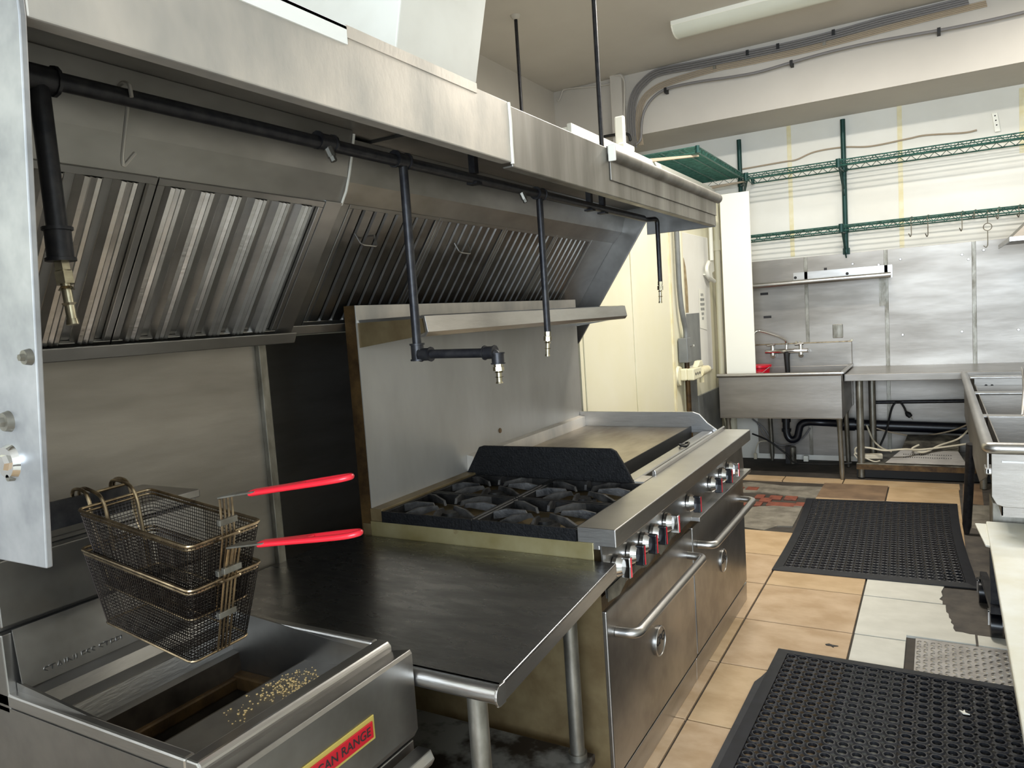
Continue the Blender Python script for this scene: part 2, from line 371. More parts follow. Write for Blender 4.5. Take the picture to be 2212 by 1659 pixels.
MB().prism([(XW,1.565),(-1.868,1.565),(-1.854,1.594),(-1.861,1.596),(-1.874,1.573),(-1.914,1.573),(-1.914,1.61),(XW,1.61)], 'y', 1.761, 4.138).build('grease_trough', STEELD, HB, bevel=.002)
MB().prism([(XW,2.18),(-1.04,2.18),(-1.04,2.012),(-1.142,1.25),(XW,1.25)], 'y', .575, .585).build('end_panel', STEELE, HA, bevel=.002)
MB().prism([(XW,2.172),(-1.04,2.172),(-1.04,1.996),(-1.43,1.996),(-1.43,2.073),(-1.90,1.393),(XW,1.39)], 'y', 4.14, 4.152).build('end_panel', STEELD, HB, bevel=.002)
for px, py, r in ((65,771,.012),(20,910,.016),(24,997,.027),(30,1030,.006)):
    p = aty(px, py, .575); b_ = MB().cyl((p.x,.566,p.z),(p.x,.575,p.z),r*.85,r,20)
    if r > .01: b_.cyl((p.x,.560,p.z),(p.x,.566,p.z),r*.42,r*.5,6)
    b_.build('bolt', CHROME if r > .02 else GALV, HA, smooth=True)
# sealant in the joint, dents, lip with half-round gutter at the far end
MB().tube([(-1.039,1.891,2.008),(-1.039,1.8905,2.06),(-1.0385,1.892,2.12),(-1.04,1.891,2.178)], .0055, 6).build('sealant_bead', SEALANT, HA)
MB().tube([(-1.533,1.759,2.03),(-1.548,1.759,1.99),(-1.572,1.758,1.95)], .004, 6).build('sealant_bead', SEALANT, HA)
MB().tube([(-1.533,1.759,2.03),(-1.514,1.759,2.09),(-1.499,1.759,2.15)], .004, 6).build('sealant_bead', SEALANT, HA)
bx(-1.039, -1.034, 2.63, 4.15, 2.055, 2.15).build('lip_panel', STEELS, HB, bevel=.002)
gp = [(-1.034,2.125)]+[(-1.034+.026*math.sin(math.radians(a)), 2.15-.026*math.cos(math.radians(a))) for a in range(0,181,20)]+[(-1.045,2.178)]
MB().prism(gp, 'y', 2.62, 4.19).build('lip_gutter', STEELS, HB, smooth=True)
bx(-1.036, -1.006, 2.612, 2.62, 2.12, 2.18).build('gutter_end_cap', SEALANT, HB, bevel=.003)
MB().box(-1.045, -1.036, .9, 1.22, 2.15, 2.186).box(-1.12,-1.036,.9,1.22,2.18,2.187).build('white_tape', FOAM, HA, label='white tape folded over the top edge')
bx(-1.041, -1.037, 1.22, 1.72, 2.165, 2.19).build('top_flange', STEELH, HA)

# exhaust duct, hanger rods
d = thing('exhaust_duct', 'white painted sheet metal duct rising from the exhaust hood', 'duct', (-1.5, 1.7, 2.18))
MB().hexa([(-1.9,1.50,2.18),(-1.14,1.50,2.18),(-1.14,1.865,2.18),(-1.9,1.865,2.18),(-1.9,1.95,3.8),(-1.14,1.95,3.8),(-1.14,2.42,3.8),(-1.9,2.42,3.8)]).build('duct_shaft', DUCTW, d, bevel=.004)
MB().box(-1.92,-1.10,1.44,1.9,2.18,2.192).build('duct_flange', STEELH, d)
tag(MB().cyl((-1.62,4.0,2.17),(-1.62,4.0,ZC),.013,n=10).build('hanger_rod', BLACKP, smooth=True), 'dark threaded steel rod hanging down behind the far end of the hood', 'rod')
r1 = thing('hanger_rod', 'thin dark rod from a ceiling flange down behind the hood beside the white duct', 'rod', (-2.67,5.05,2.7))
MB().cyl((-2.67,5.05,2.7),(-2.67,5.05,ZC-.02),.013,n=10).build('shaft', BLACKP, r1, smooth=True)
MB().cyl((-2.67,5.05,ZC-.03),(-2.67,5.05,ZC),.022,.04,14).build('flange', TAUPE, r1, smooth=True)

# ================================================================== FIRE SUPPRESSION PIPE
PX, PZ = -1.35, 2.052
fp = thing('suppression_pipe', 'black iron fire suppression pipe with nozzle drops running under the hood', 'pipe', (PX, 0.77, PZ))
MB().cyl((PX,.76,PZ-.008),(PX,3.86,PZ+.004),.0165,n=14).build('main_pipe', BLACKP, fp, smooth=True)
def nozzle(root, x, y, z, dx=0, s=1):
    seq = [(.014,.000,BRASS,6),(.011,.02,BRASS,12),(.016,.026,GALV,6),(.016,.045,GALV,6),(.010,.048,CHROME,12),(.013,.058,CHROME,6),(.012,.078,CHROME,12),(.009,.082,GALV,12),(.010,.102,GALV,12),(.0105,.104,BLACKP,6)]
    b_ = MB(); last = None
    hs = [0,.022,.024,.046,.05,.056,.08,.084,.108,.118]; rs = [.0135,.0135,.016,.016,.0095,.0135,.0135,.0095,.0095,.011]
    for i in range(0, 9, 2):
        b_.cyl((x+dx*hs[i],y,z-hs[i]*s),(x+dx*hs[i+1],y,z-hs[i+1]*s), rs[i], rs[i+1], 6 if i in (0,2,6) else 12)
    for i in range(1, 8, 2):
        b_.cyl((x+dx*hs[i],y,z-hs[i]*s),(x+dx*hs[i+1],y,z-hs[i+1]*s), .0085, .0085, 10)
    return b_.build('nozzle', BRASS, root, smooth=True)
def fitting(root, p, r=.024, ax='y', L=.03):
    p = Vector(p); a = {'x':Vector((L,0,0)),'y':Vector((0,L,0)),'z':Vector((0,0,L))}[ax]
    b_ = MB().tube([p-a, p-a*.8, p-a*.78, p+a*.78, p+a*.8, p+a], r, 12, rs=[r*1.05,r*1.05,r*.9,r*.9,r*1.05,r*1.05]); b_.build('pipe_fitting', BLACKP, root, smooth=True)
def drop(y, z1, x=PX, z0=PZ):
    MB().cyl((x,y,z0),(x,y,z1),.0135,n=12).build('drop_pipe', BLACKP, fp, smooth=True)
fitting(fp, (PX,.765,PZ-.01), .026); fitting(fp, (PX,1.78,PZ)); fitting(fp, (PX,2.655,PZ)); fitting(fp,(PX,1.47,PZ),.022)
MB().tube([(PX,.765,PZ),(-1.345,.765,1.775)], .017, 12).build('drop_pipe', BLACKP, fp, smooth=True)
fitting(fp, (-1.345,.765,1.755), .024, 'z', .03); nozzle(fp, -1.345, .765, 1.73, .12)
drop(1.79, 1.51); fitting(fp, (PX,1.79,1.49), .022, 'z', .026)
MB().tube(bend([(PX,1.79,1.50),(PX,1.79,1.483),(-1.08,1.795,1.478),(-1.075,1.795,1.45)],.025), .0135, 12).build('elbow_pipe', BLACKP, fp, smooth=True)
fitting(fp, (PX+.03,1.79,1.482), .021, 'x', .02); fitting(fp, (-1.10,1.794,1.479), .02, 'x', .018); fitting(fp, (-1.075,1.795,1.462), .02, 'z', .016)
nozzle(fp, -1.075, 1.795, 1.45, 0, .5)
drop(2.655, 1.51); nozzle(fp, PX, 2.655, 1.512, -.06, .85)
MB().tube(bend([(PX,3.84,PZ),(PX,3.9,PZ),(-1.32,4.0,PZ+.01),(-1.32,4.0,1.98)],.03), .0125, 10).build('drop_pipe', BLACKP, fp, smooth=True)
MB().cyl((-1.32,4.0,2.02),(-1.32,4.0,1.72),.0125,n=10).build('drop_pipe', BLACKP, fp, smooth=True); nozzle(fp, -1.32, 4.0, 1.72, -.04, 1)
for y in (2.18, 3.15, 3.3): MB().box(PX-.012,PX+.012,y-.012,y+.012,PZ+.015,2.155).box(PX-.02,PX+.02,y-.018,y+.018,PZ-.022,PZ-.014).build('pipe_hanger', BLACKP, fp)
for y in (1.47, 2.5):
    MB().cyl((PX,y,PZ),(PX+.012,y+.008,PZ-.038),.012,n=8).cyl((PX+.012,y+.008,PZ-.038),(PX+.016,y+.01,PZ-.05),.009,n=6).build('branch_nozzle', GALV, fp, smooth=True)
MB().tube(bend([(PX+.022,.925,PZ-.012),(PX+.02,.925,PZ+.012),(PX,.925,PZ+.021),(PX-.02,.925,PZ+.012)]+[tuple(atx(a,b,PX-.02)) for a,b in ((276,225),(264,340),(266,361),(291,331))],.008), .0038, 8).build('wire_hook', STEELH)
tag(bpy.data.objects['wire_hook'], 'bent steel wire hook hanging from the black pipe under the hood', 'hook')

# ================================================================== COOKING RANGE
Y0, Y1, XFR = 2.03, 3.90, -.846
rg = thing('cooking_range', 'steel commercial range with open burners, flat griddle and two ovens', 'range', (-1.35, Y0, 0))
bx(-1.84, -.93, Y0, Y1, .10, .86).build('body', BROWN2, rg)
bx(-1.84, -.905, Y0-.004, Y0, .09, .80).build('side_panel', BROWN2, rg)
bx(-1.80, -.92, Y0-.006, Y0, .80, .872).build('side_strip', GREASE, rg, bevel=.002, label='greasy cream side strip below the burners')
bx(-1.80, -1.745, Y0-.002, 2.66, .872, .918).build('rear_rail', BROWN2, rg, bevel=.002)
MB().prism([(-.974,.918),(XFR,.918),(XFR,.862),(-.90,.862),(-.90,.85),(-.974,.85)], 'y', Y0-.002, Y1).build('front_rail', STEEL, rg, bevel=.003)
MB().prism([(-.90,.862),(-.895,.862),(-.885,.70),(-.89,.70)], 'y', Y0, Y1).build('control_panel', STEELF, rg)
jz = [(Y0,.69),(2.12,.68),(2.20,.71),(2.32,.70),(2.38,.685),(2.50,.70),(2.53,.68),(2.62,.69),(2.66,.71),(2.8,.70)]
MB().prism([(y,z) for y,z in jz]+[(2.8,.73),(Y0,.73)], 'x', -.884, -.882).build('torn_trim', CARD, rg)
bx(-.905, -.85, 2.93, Y1, .695, .712).build('ledge_trim', STEELD, rg, bevel=.002)
bx(-.93, -.905, Y0, Y1, .655, .70).build('vent_slot', BROWN, rg)
kn = [2.117,2.243,2.366,2.47,2.618,2.911,3.249,3.44,3.579]
for i, y in enumerate(kn):
    x = -.888; z = .777
    k = MB().cyl((x,y,z),(x+.012,y,z),.036,.036,22).cyl((x+.012,y,z),(x+.03,y,z),.036,.026,22).build('knob', CHROME, rg, smooth=True)
    MB().prism([(y-.011,z+.030),(y+.011,z+.030),(y+.008,z),(y+.012,z-.036),(y-.012,z-.036),(y-.008,z)], 'x', x+.022, x+.052).build('knob_grip', BLACKG if i%4 else CHROME, k, bevel=.003)
    MB().prism([(y-.002,z+.028),(y+.003,z+.028),(y+.002,z-.0),(y+.003,z-.034),(y-.002,z-.034),(y-.003,z)], 'x', x+.052, x+.0535).build('knob_stripe', RED, k)
for ya, yb_ in ((Y0+.002, 2.955), (2.965, Y1)):
    dr = bx(-.93, -.893, ya, yb_, .108, .655).build('oven_door', STEELF, rg, bevel=.004)
    hz = .565
    MB().tube(bend([(-.893,ya+.07,hz),(-.825,ya+.075,hz),(-.825,yb_-.075,hz),(-.893,yb_-.07,hz)],.04,7), .0165, 14).build('door_handle', STEEL, dr, smooth=True)
    yc = ya+.46; zc = .37
    md = MB().tube([(-.894,yc,zc),(-.888,yc,zc),(-.887,yc,zc)], .055, 32, rs=[.055,.055,.05]).build('medallion', STEELF, dr, smooth=True)
    text_mesh('medallion_letters', 'CPG', .048, basis((-.8868,yc,zc+.008),(0,1,0),(0,0,1)), INK, md, .001)
    MB().tube([(-.887,yc+.052*math.cos(a*math.pi/16),zc+.052*math.sin(a*math.pi/16)) for a in range(32)], .003, 6, closed=True).build('medallion_rim', STEEL, md, smooth=True)
MB().prism([(-.93,.0),(-.899,.0),(-.897,.095),(-.93,.095)], 'y', Y0+.01, 2.95).build('kick_plate', STEEL, rg, bevel=.002)
MB().prism([(-.93,.0),(-.899,.0),(-.897,.095),(-.93,.095)], 'y', 2.955, Y1+.01).build('kick_plate', STEEL, rg, bevel=.002)
bx(-1.8, -.935, Y0+.02, Y1-.02, 0, .10).build('base_frame', BLACK, rg)
bx(-.945, -.93, Y0-.003, Y0+.02, .06, .69).build('side_edge', BLACK, rg)
# backguard with shelf
bgp = bx(-1.85, -1.80, Y0+.005, Y1+.005, .80, 1.655).build('backguard', BROWN, rg, label='backguard with brown greasy edges')
bx(-1.80, -1.796, Y0+.005, Y1+.004, .918, 1.60).build('backguard_face', BACKG, bgp)
bx(-1.80, -1.795, Y0+.005, Y1+.004, 1.60, 1.655).build('backguard_cap', STEELH, bgp, bevel=.001)
sh = bx(-1.80, -1.505, Y0+.012, Y1, 1.592, 1.602).build('high_shelf', STEEL, rg)
MB().prism([(-1.512,1.604),(-1.498,1.60),(-1.488,1.545),(-1.50,1.53),(-1.535,1.527),(-1.535,1.532),(-1.506,1.537),(-1.497,1.548),(-1.507,1.594)], 'y', Y0+.01, Y1+.01).build('shelf_lip', STEEL, sh, bevel=.001)
MB().prism([(-1.796,1.592),(-1.512,1.592),(-1.506,1.545),(-1.55,1.53),(-1.796,1.503)], 'y', Y0+.012, Y0+.018).build('shelf_bracket', BROWN2, sh)
MB().prism([(-1.796,1.592),(-1.512,1.592),(-1.506,1.545),(-1.55,1.53),(-1.796,1.503)], 'y', Y1-.006, Y1).build('shelf_bracket', STEELD, sh)
p = atx(1080,930,-1.795); MB().cyl((-1.796,p.y,p.z),(-1.792,p.y,p.z),.012,n=10).build('stain_spot', BROWN, bgp)
# burner box, grates, burners
bx(-1.745, -.975, Y0+.01, 2.65, .845, .858).build('burner_tray', IRONB, rg)
def grate(x0, x1, y0, y1):
    z0, z1 = .868, .918; t = .014; b_ = MB(); xc, yc = (x0+x1)/2, (y0+y1)/2
    b_.box(x0,x1,y0,y0+t,z0,z1-.008).box(x0,x1,y1-t,y1,z0,z1-.008).box(x0,x0+t,y0+t,y1-t,z0,z1-.008).box(x1-t,x1,y0+t,y1-t,z0,z1-.008)
    gr = b_.build('grate', IRON, rg, bevel=.003, segs=1)
    hx, hy = (x1-x0)/2-t, (y1-y0)/2-t
    for k in range(8):
        a = math.radians(45*k+12); dx, dy = math.cos(a), math.sin(a)
        s = min(hx/abs(dx) if abs(dx) > 1e-3 else 9, hy/abs(dy) if abs(dy) > 1e-3 else 9)
        nx, ny = -dy*.0045, dx*.0045; ri = .05 if k % 2 else .065
        def q(r_, z_, sg): return (xc+dx*r_+nx*sg, yc+dy*r_+ny*sg, z_)
        prof = [(ri, z1-.002), (ri-.010, z1-.020), (ri+.012, z1-.017), (s, z1-.034), (s, z1-.008), (s*.6+ri*.4, z1+.003)]
        vs_ = [q(r_, z_, 1) for r_, z_ in prof]+[q(r_, z_, -1) for r_, z_ in prof]; L_ = 6
        MB().add(vs_, [tuple(range(5,-1,-1)), tuple(range(6,12))]+[(i,(i+1)%6,6+(i+1)%6,6+i) for i in range(6)]).build('grate_finger', IRONG, gr)
    MB().cyl((xc,yc,.858),(xc,yc,.872),.055,.05,20).cyl((xc,yc,.872),(xc,yc,.884),.034,.03,20).build('burner', IRON, rg, smooth=True)
for ya, yb_ in ((Y0-.004, 2.335), (2.34, 2.655)):
    grate(-1.745, -1.362, ya, yb_); grate(-1.357, -.976, ya, yb_)
    for xx in (-1.745,-1.357): pass
bx(-1.745, -1.362, Y0-.006, Y0-.002, .872, .912).build('grate_apron', IRONB, rg); bx(-1.357, -.976, Y0-.006, Y0-.002, .872, .912).build('grate_apron', IRONB, rg)
# burned divider plate, griddle, its splash guards, trough and rail
MB().prism([(-1.80,.90),(-1.02,.90),(-1.045,.955),(-1.09,1.03),(-1.11,1.04),(-1.70,1.036),(-1.72,1.03)], 'y', 2.66, 2.675).build('divider_plate', IRONB, rg, bevel=.003)
bx(-1.76, -1.15, 2.675, 3.87, .90, .93).build('griddle_plate', GRIDDLE, rg, bevel=.002)
MB().prism([(-1.796,.90),(-1.76,.90),(-1.762,.985),(-1.796,.99)], 'y', 2.675, 3.885).build('griddle_splash', STEELH, rg, bevel=.001, label='grease-stained rear griddle splash')
MB().prism([(-1.796,.90),(-.99,.90),(-1.02,.925),(-1.06,.955),(-1.10,1.0),(-1.135,1.012),(-1.796,1.012)], 'y', 3.872, 3.887).build('griddle_side_splash', STEEL, rg, bevel=.002)
bx(-1.15, -1.145, 2.675, 3.87, .868, .935).build('trough_edge', BLACK, rg)
bx(-1.145, -.99, 2.675, 3.87, .86, .868).build('trough', CARD, rg)
MB().prism([(-1.09,.868),(-1.03,.868),(-1.03,.905),(-1.035,.912),(-1.085,.912),(-1.09,.9)], 'y', 2.70, 3.86).build('trough_cover', STEEL, rg, bevel=.002)
MB().prism([(-.99,.87),(-.974,.87),(-.974,.93),(-.98,.936),(-.99,.93)], 'y', 2.78, 3.90).build('griddle_rail', STEEL, rg, bevel=.002)
bx(-1.03, -.985, 2.675, 2.78, .90, .912).build('trough_bridge', STEELH, rg)
MB().tube([(-1.05+.02*math.cos(a*.5236),3.42+.045*math.sin(a*.5236),.921+.004*math.sin(a)) for a in range(12)], .005, 6, closed=True).build('wire_ring', BLACKG)
tag(bpy.data.objects['wire_ring'], 'small black rubber ring lying on the griddle trough cover', 'ring')

# ================================================================== WORK TABLE between fryer and range
ta = thing('work_table', 'low stainless work table with rounded front edge between fryer and range', 'table', (-1.35, 1.6, 0))
TP = [(-.792,1.24),(-.845,2.018),(-1.90,2.018),(-1.90,1.24)]
tt = MB().prism(TP, 'z', .812, .82).build('table_top', STEELT, ta, bevel=.002)
MB().hexa([(-.796,1.23,.777),(-.792,1.23,.777),(-.845,2.018,.777),(-.849,2.018,.777),(-.796,1.23,.815),(-.792,1.23,.815),(-.845,2.018,.815),(-.849,2.018,.815)]).build('table_flange', STEEL, tt)
prof = [(1.25,.82)]+[(1.244-.018*math.sin(math.radians(a))*1.0, .798+.022*math.cos(math.radians(a))) for a in range(0,181,20)]+[(1.256,.776),(1.256,.782),(1.248,.785),(1.240,.798),(1.244,.812),(1.25,.814)]
MB().prism(prof, 'x', -1.90, -.796).build('rolled_edge', STEEL, tt, smooth=True)
MB().prism([(1.238+.016*math.cos(math.radians(a)), .798+.0225*math.sin(math.radians(a))) for a in range(90,271,20)]+[(1.26,.776),(1.26,.82)], 'x', -.797, -.791).build('edge_cap', STEEL, tt, bevel=.001)
l1 = aty(1037,1600,1.29); l2 = aty(1240,1500,1.93)
for x, y in ((l1.x,1.29),(l2.x,1.93),(-1.84,1.29),(-1.84,1.93)):
    MB().cyl((x,y,.0),(x,y,.80),.0225,n=18).build('leg', GALV, ta, smooth=True)
us = bx(-1.86, min(l1.x,l2.x)+.04, 1.27, 1.97, .195, .225).build('undershelf', DIRTSH, ta, bevel=.004)
for q_ in ((l2.x,1.93),(l1.x,1.29)): MB().cyl((*q_,.18),(*q_,.245),.029,n=18).build('leg_collar', GALV, us, smooth=True)

# ================================================================== DEEP FRYER
fr = thing('deep_fryer', 'stainless floor deep fryer with open empty tank and red badge', 'fryer', (-1.35, .97, 0))
FX, FB, FY0, FY1, FZ = -1.0, -1.88, .725, 1.218, .882
MB().box(FB, FX+.0, FY0, FY0+.004, .1, FZ-.03).box(FB, FX-.09, FY1-.004, FY1, .1, FZ-.03).box(FB, FB+.01, FY0, FY1, .1, FZ).build('cabinet_side', STEELF, fr)
MB().prism([(-1.09,FZ-.03),(FX-.005,FZ-.012),(FX,FZ-.02),(FX,.69),(FX-.012,.67),(-1.05,.67),(-1.05,.10),(-1.09,.10)], 'y', FY0+.002, FY1+.004).build('front_panel', STEELF, fr, bevel=.002)
MB().prism([(-1.09,FZ),(-1.06,FZ),(-1.052,FZ-.01),(-1.052,FZ-.03),(-1.09,FZ-.03)], 'y', FY0, FY1).build('front_rim', STEEL, fr, bevel=.004)
MB().prism([(FY0,FZ),(FY0+.022,FZ),(FY0+.022,FZ-.03),(FY0,FZ-.03)], 'x', FB, -1.09).build('side_rim', STEEL, fr, bevel=.005)
MB().prism([(FY1,FZ),(FY1-.022,FZ),(FY1-.022,FZ-.03),(FY1,FZ-.03)], 'x', FB, -1.09).build('side_rim', STEEL, fr, bevel=.005)
yi0, yi1 = FY0+.02, FY1-.02
tk = MB()
def q4(a,b,c,d): tk.add([a,b,c,d],[(0,1,2,3)])
def strip(xz, m, name):
    s_ = MB()
    for (xa,za),(xb,zb) in zip(xz[:-1], xz[1:]): s_.add([(xa,yi0,za),(xa,yi1,za),(xb,yi1,zb),(xb,yi0,zb)],[(0,1,2,3)])
    o = s_.build(name, m, fr); md = o.modifiers.new('solid','SOLIDIFY'); md.thickness = .004; return o
strip([(-1.64,1.01),(-1.625,.885)], STEELF, 'tank_back')
strip([(-1.625,.885),(-1.60,.872),(-1.585,.845),(-1.56,.835),(-1.55,.79),(-1.53,.785)], STEEL, 'tank_ledge')
strip([(-1.53,.785),(-1.50,.50)], TANKST, 'tank_wall'); strip([(-1.50,.50),(-1.28,.50)], TANKST, 'tank_bottom'); strip([(-1.28,.50),(-1.30,.805)], TANKST, 'tank_wall')
strip([(-1.30,.805),(-1.10,.822),(-1.092,.86)], STEELF, 'drain_shelf')
for yy in (yi0, yi1):
    s_ = MB().prism([(-1.64,.90),(-1.092,.86),(-1.092,.80),(-1.27,.78),(-1.27,.49),(-1.51,.49),(-1.56,.79),(-1.64,.86)], 'y', yy-.003, yy+.003); s_.build('tank_side', STEELF, fr)
    sg = 1 if yy < 1 else -1
    MB().prism([(-1.54,.70),(-1.29,.70),(-1.29,.74),(-1.54,.74)], 'y', yy, yy+sg*.03).build('heat_tube', BROWN, fr, bevel=.006)
bx(-1.55,-1.515, yi0, yi1, .70, .735).build('heat_tube', BROWN, fr, bevel=.006)
cr = MB()
for i in range(420):
    px, py = random.gauss(630,34), random.gauss(1476,20)
    if i % 3 == 0: px, py = random.uniform(480,690), random.uniform(1450,1560)
    p = atz(px, py, .818)
    if -1.29 < p.x < -1.10 and yi0 < p.y < yi1:
        s = random.uniform(.0005,.0015); z = .805+(p.x+1.30)*.085+.001; cr.box(p.x-s,p.x+s,p.y-s*1.2,p.y+s,z,z+s*1.5)
cr.build('crumbs', CRUMB, fr, kind='stuff', label='golden fried crumbs scattered on the drain shelf')
# flue riser at the back, hanger plate
MB().box(FB, -1.642, FY0, FY1, .84, 1.005).box(FB, -1.66, FY0, FY1, 1.005, 1.02).box(FB,-1.635,FY0,FY1,1.02,1.155).box(FB,-1.665,FY0,FY1,1.155,1.17).box(FB,-1.645,FY0,FY1,1.17,1.19).build('flue_riser', STEELF, fr, bevel=.003)
MB().prism([(FY0,1.19),(1.028,1.19),(1.028,1.235),(1.02,1.25),(FY0,1.25)], 'x', -1.635, -1.628).build('basket_hanger', BLACKP, fr, bevel=.001, label='black basket hanger plate')
ex = atx(120,1440,-1.62); ey = atx(252,1386,-1.62)
text_mesh('embossed_letters', 'STAINLESS STEEL', .024, basis((-1.6245,(ex.y+ey.y)/2,.905),(0,1,0),(.12,0,1)), STEEL, fr, .0015)
bd = bx(FX, FX+.003, .83, 1.082, .745, .795).build('badge', GOLD, fr, bevel=.001, label='red name badge with gold border')
bx(FX+.003, FX+.006, .836, 1.074, .752, .786).build('badge_plate', REDB, bd, bevel=.001)
text_mesh('badge_letters', 'AMERICAN RANGE', .026, basis((FX+.0062,.955,.769),(0,1,0),(0,0,1)), INK, bd, .0008)
MB().prism([(-1.0,.655),(-.965,.655),(-.955,.635),(-.965,.618),(-1.0,.618)], 'y', FY0+.01, FY1-.002).build('door_pull', STEEL, fr, bevel=.003)
bx(-1.05, -1.012, FY0+.004, FY1, .12, .665).build('cabinet_door', STEELF, fr, bevel=.003)
for x in (-1.08,-1.82):
    for y in (FY0+.05, FY1-.05): MB().cyl((x,y,0),(x,y,.11),.022,n=12).build('leg', GALV, fr, smooth=True)

# ------------------------------------------------------------------ fryer baskets, nested
def rotm(a,b_,c): return Matrix.Rotation(c,3,'Z') @ Matrix.Rotation(b_,3,'Y') @ Matrix.Rotation(a,3,'X')
BR = rotm(.0443,.0989,-.0571); BC = Vector((-1.3636,.9276,1.2179))
def basket(off, label, hooks, zh, hy=(-.028,.042), ho=.004):
    root = thing('fryer_basket', label, 'basket', BC+BR@Vector(off)+Vector((0,0,-.16)), 'fryer baskets nested over the fryer')
    O = BC+BR@Vector(off); L_, W_, H_, tp = .382, .161, .159, .80
    def G(x,y,z): return O+BR@Vector((x,y,z))
    def R4(k, z, rc=.014):
        hx, hy = L_/2*k, W_/2*k; out = []
        for cx, cy, a0 in ((hx-rc,hy-rc,0),(-hx+rc,hy-rc,90),(-hx+rc,-hy+rc,180),(hx-rc,-hy+rc,270)):
            for i in range(4): a = math.radians(a0+i*30); out.append((cx+rc*math.cos(a), cy+rc*math.sin(a), z))
        return out
    mw = MB(); n = 22
    for j in range(1, n):
        t = j/n; mw.tube([G(*p) for p in R4(1-(1-tp)*t, -H_*t)], .0009, 4, closed=True)
    per = []; ring = R4(1,0); ring.append(ring[0])
    for (a, b_) in zip(ring[:-1], ring[1:]):
        va, vb = Vector(a), Vector(b_); m_ = max(1, round((vb-va).length/.0078))
        for i in range(m_): per.append(va.lerp(vb, i/m_))
    for p in per:
        mw.tube([G(p.x,p.y,0), G(p.x*tp,p.y*tp,-H_)], .0009, 4)
    nx, ny = 38, 16
    for i in range(1,nx): x = L_*tp*(i/nx-.5); mw.tube([G(x,-W_*tp/2,-H_),G(x,W_*tp/2,-H_)], .0008, 4)
    for i in range(1,ny): y = W_*tp*(i/ny-.5); mw.tube([G(-L_*tp/2,y,-H_),G(L_*tp/2,y,-H_)], .0008, 4)
    mw.build('wire_mesh', WIREB, root, kind='stuff')
    MB().tube([G(*p) for p in R4(1.0,.002)], .0034, 8, closed=True).tube([G(*p) for p in R4(.985,-.006)], .0026, 6, closed=True).build('rim_wire', WIREL, root, smooth=True)
    MB().tube([G(*p) for p in R4(tp*1.01,-H_)], .0026, 6, closed=True).build('base_wire', WIREL, root, smooth=True)
    hx = L_/2
    up_ = MB()
    for i in range(4):
        y = -.012+i*.0085
        up_.tube(bend([G(hx*tp*.9,y,-H_-.002),G(hx*tp+.004,y,-H_-.002),G(hx+.005,y,.0),G(hx+ho,y,zh)],.01), .0024, 6)
    fw = up_.build('handle_wires', WIREL, root, smooth=True)
    for zz, e_ in ((zh-.045, -.4*(ho-.004)), (-.075, .018)):
        MB().hexa([G(hx+a_-e_,b2,zz+c2) for c2 in (-.006,.006) for a_,b2 in ((.001,-.02),(.011,-.02),(.011,.019),(.001,.019))]).build('wire_clamp', GALV, root, bevel=.001)
    MB().tube(bend([G(hx+.003,-.024,0),G(hx+.012,-.022,.002),G(hx+.012,.02,.002),G(hx+.003,.024,0)],.006), .003, 6).build('rim_loop', WIREL, root, smooth=True)
    # handle: flat shank then red coated loop, rising forward
    d_ = Vector((1,0,.17)).normalized(); s0 = G(hx+ho-.002,.0,zh); sd = BR@Vector((0,1,0))
    MB().hexa([s0-sd*.016,s0+d_*.10-sd*.012,s0+d_*.10+sd*.012,s0+sd*.016,s0-sd*.016+Vector((0,0,.004)),s0+d_*.10-sd*.012+Vector((0,0,.004)),s0+d_*.10+sd*.012+Vector((0,0,.004)),s0+sd*.016+Vector((0,0,.004))]).build('handle_shank', GALV, root, bevel=.001)
    hp = []
    A = s0+d_*.08; 
    for t, w_ in ((0,.007),(.08,.010),(.16,.014),(.215,.014),(.235,.009)): hp.append(A+d_*t+sd*w_)
    hp.append(A+d_*.242)
    for t, w_ in ((.235,.009),(.215,.014),(.16,.014),(.08,.010),(0,.007)): hp.append(A+d_*t-sd*w_)
    hg = MB().tube(spline(hp,4), .0050, 10).build('handle_grip', RED, root, smooth=True, label='red coated handle grip')
    hw = A+d_*.0
    MB().hexa([A-sd*.009-Vector((0,0,.006)),A+d_*.13-sd*.009-Vector((0,0,.005)),A+d_*.13+sd*.009-Vector((0,0,.005)),A+sd*.009-Vector((0,0,.006)),A-sd*.009+Vector((0,0,.006)),A+d_*.13-sd*.009+Vector((0,0,.005)),A+d_*.13+sd*.009+Vector((0,0,.005)),A+sd*.009+Vector((0,0,.006))]).build('grip_web', RED, hg, bevel=.003)
    if hooks is not None:
        hk = MB()
        for y in hy:
            tip = [(-hx-.035,y,.022),(-hx-.064,y,.024),(-hx-.092,y,.016),(-hx-.094,y,-.012)]
            hk.tube(bend([G(-hx*.86,y,-.10),G(-hx+.012,y,-.01)]+[G(a_,b2,c2+hooks) for a_,b2,c2 in ([(-hx-.004,y,.018)] if hooks < .05 else [(-hx-.014,y,-.088+.03),(-hx-.022,y,.0)])+tip],.014), .004, 8)
        if hooks < .05: hk.tube([G(-hx-.03,hy[0],.019),G(-hx-.03,hy[1],.019)], .0035, 8)
        hk.build('hanging_hook', WIREL, root, smooth=True)
    return root
basket((0,0,0), 'dark wire fryer basket with red handle, the upper one hung by its hooks', 0.0, .075)
basket((-.0073,0,-.0881), 'dark wire fryer basket with red handle, the lower one holding the other basket', .0881, .068, (-.039,.053), .026)

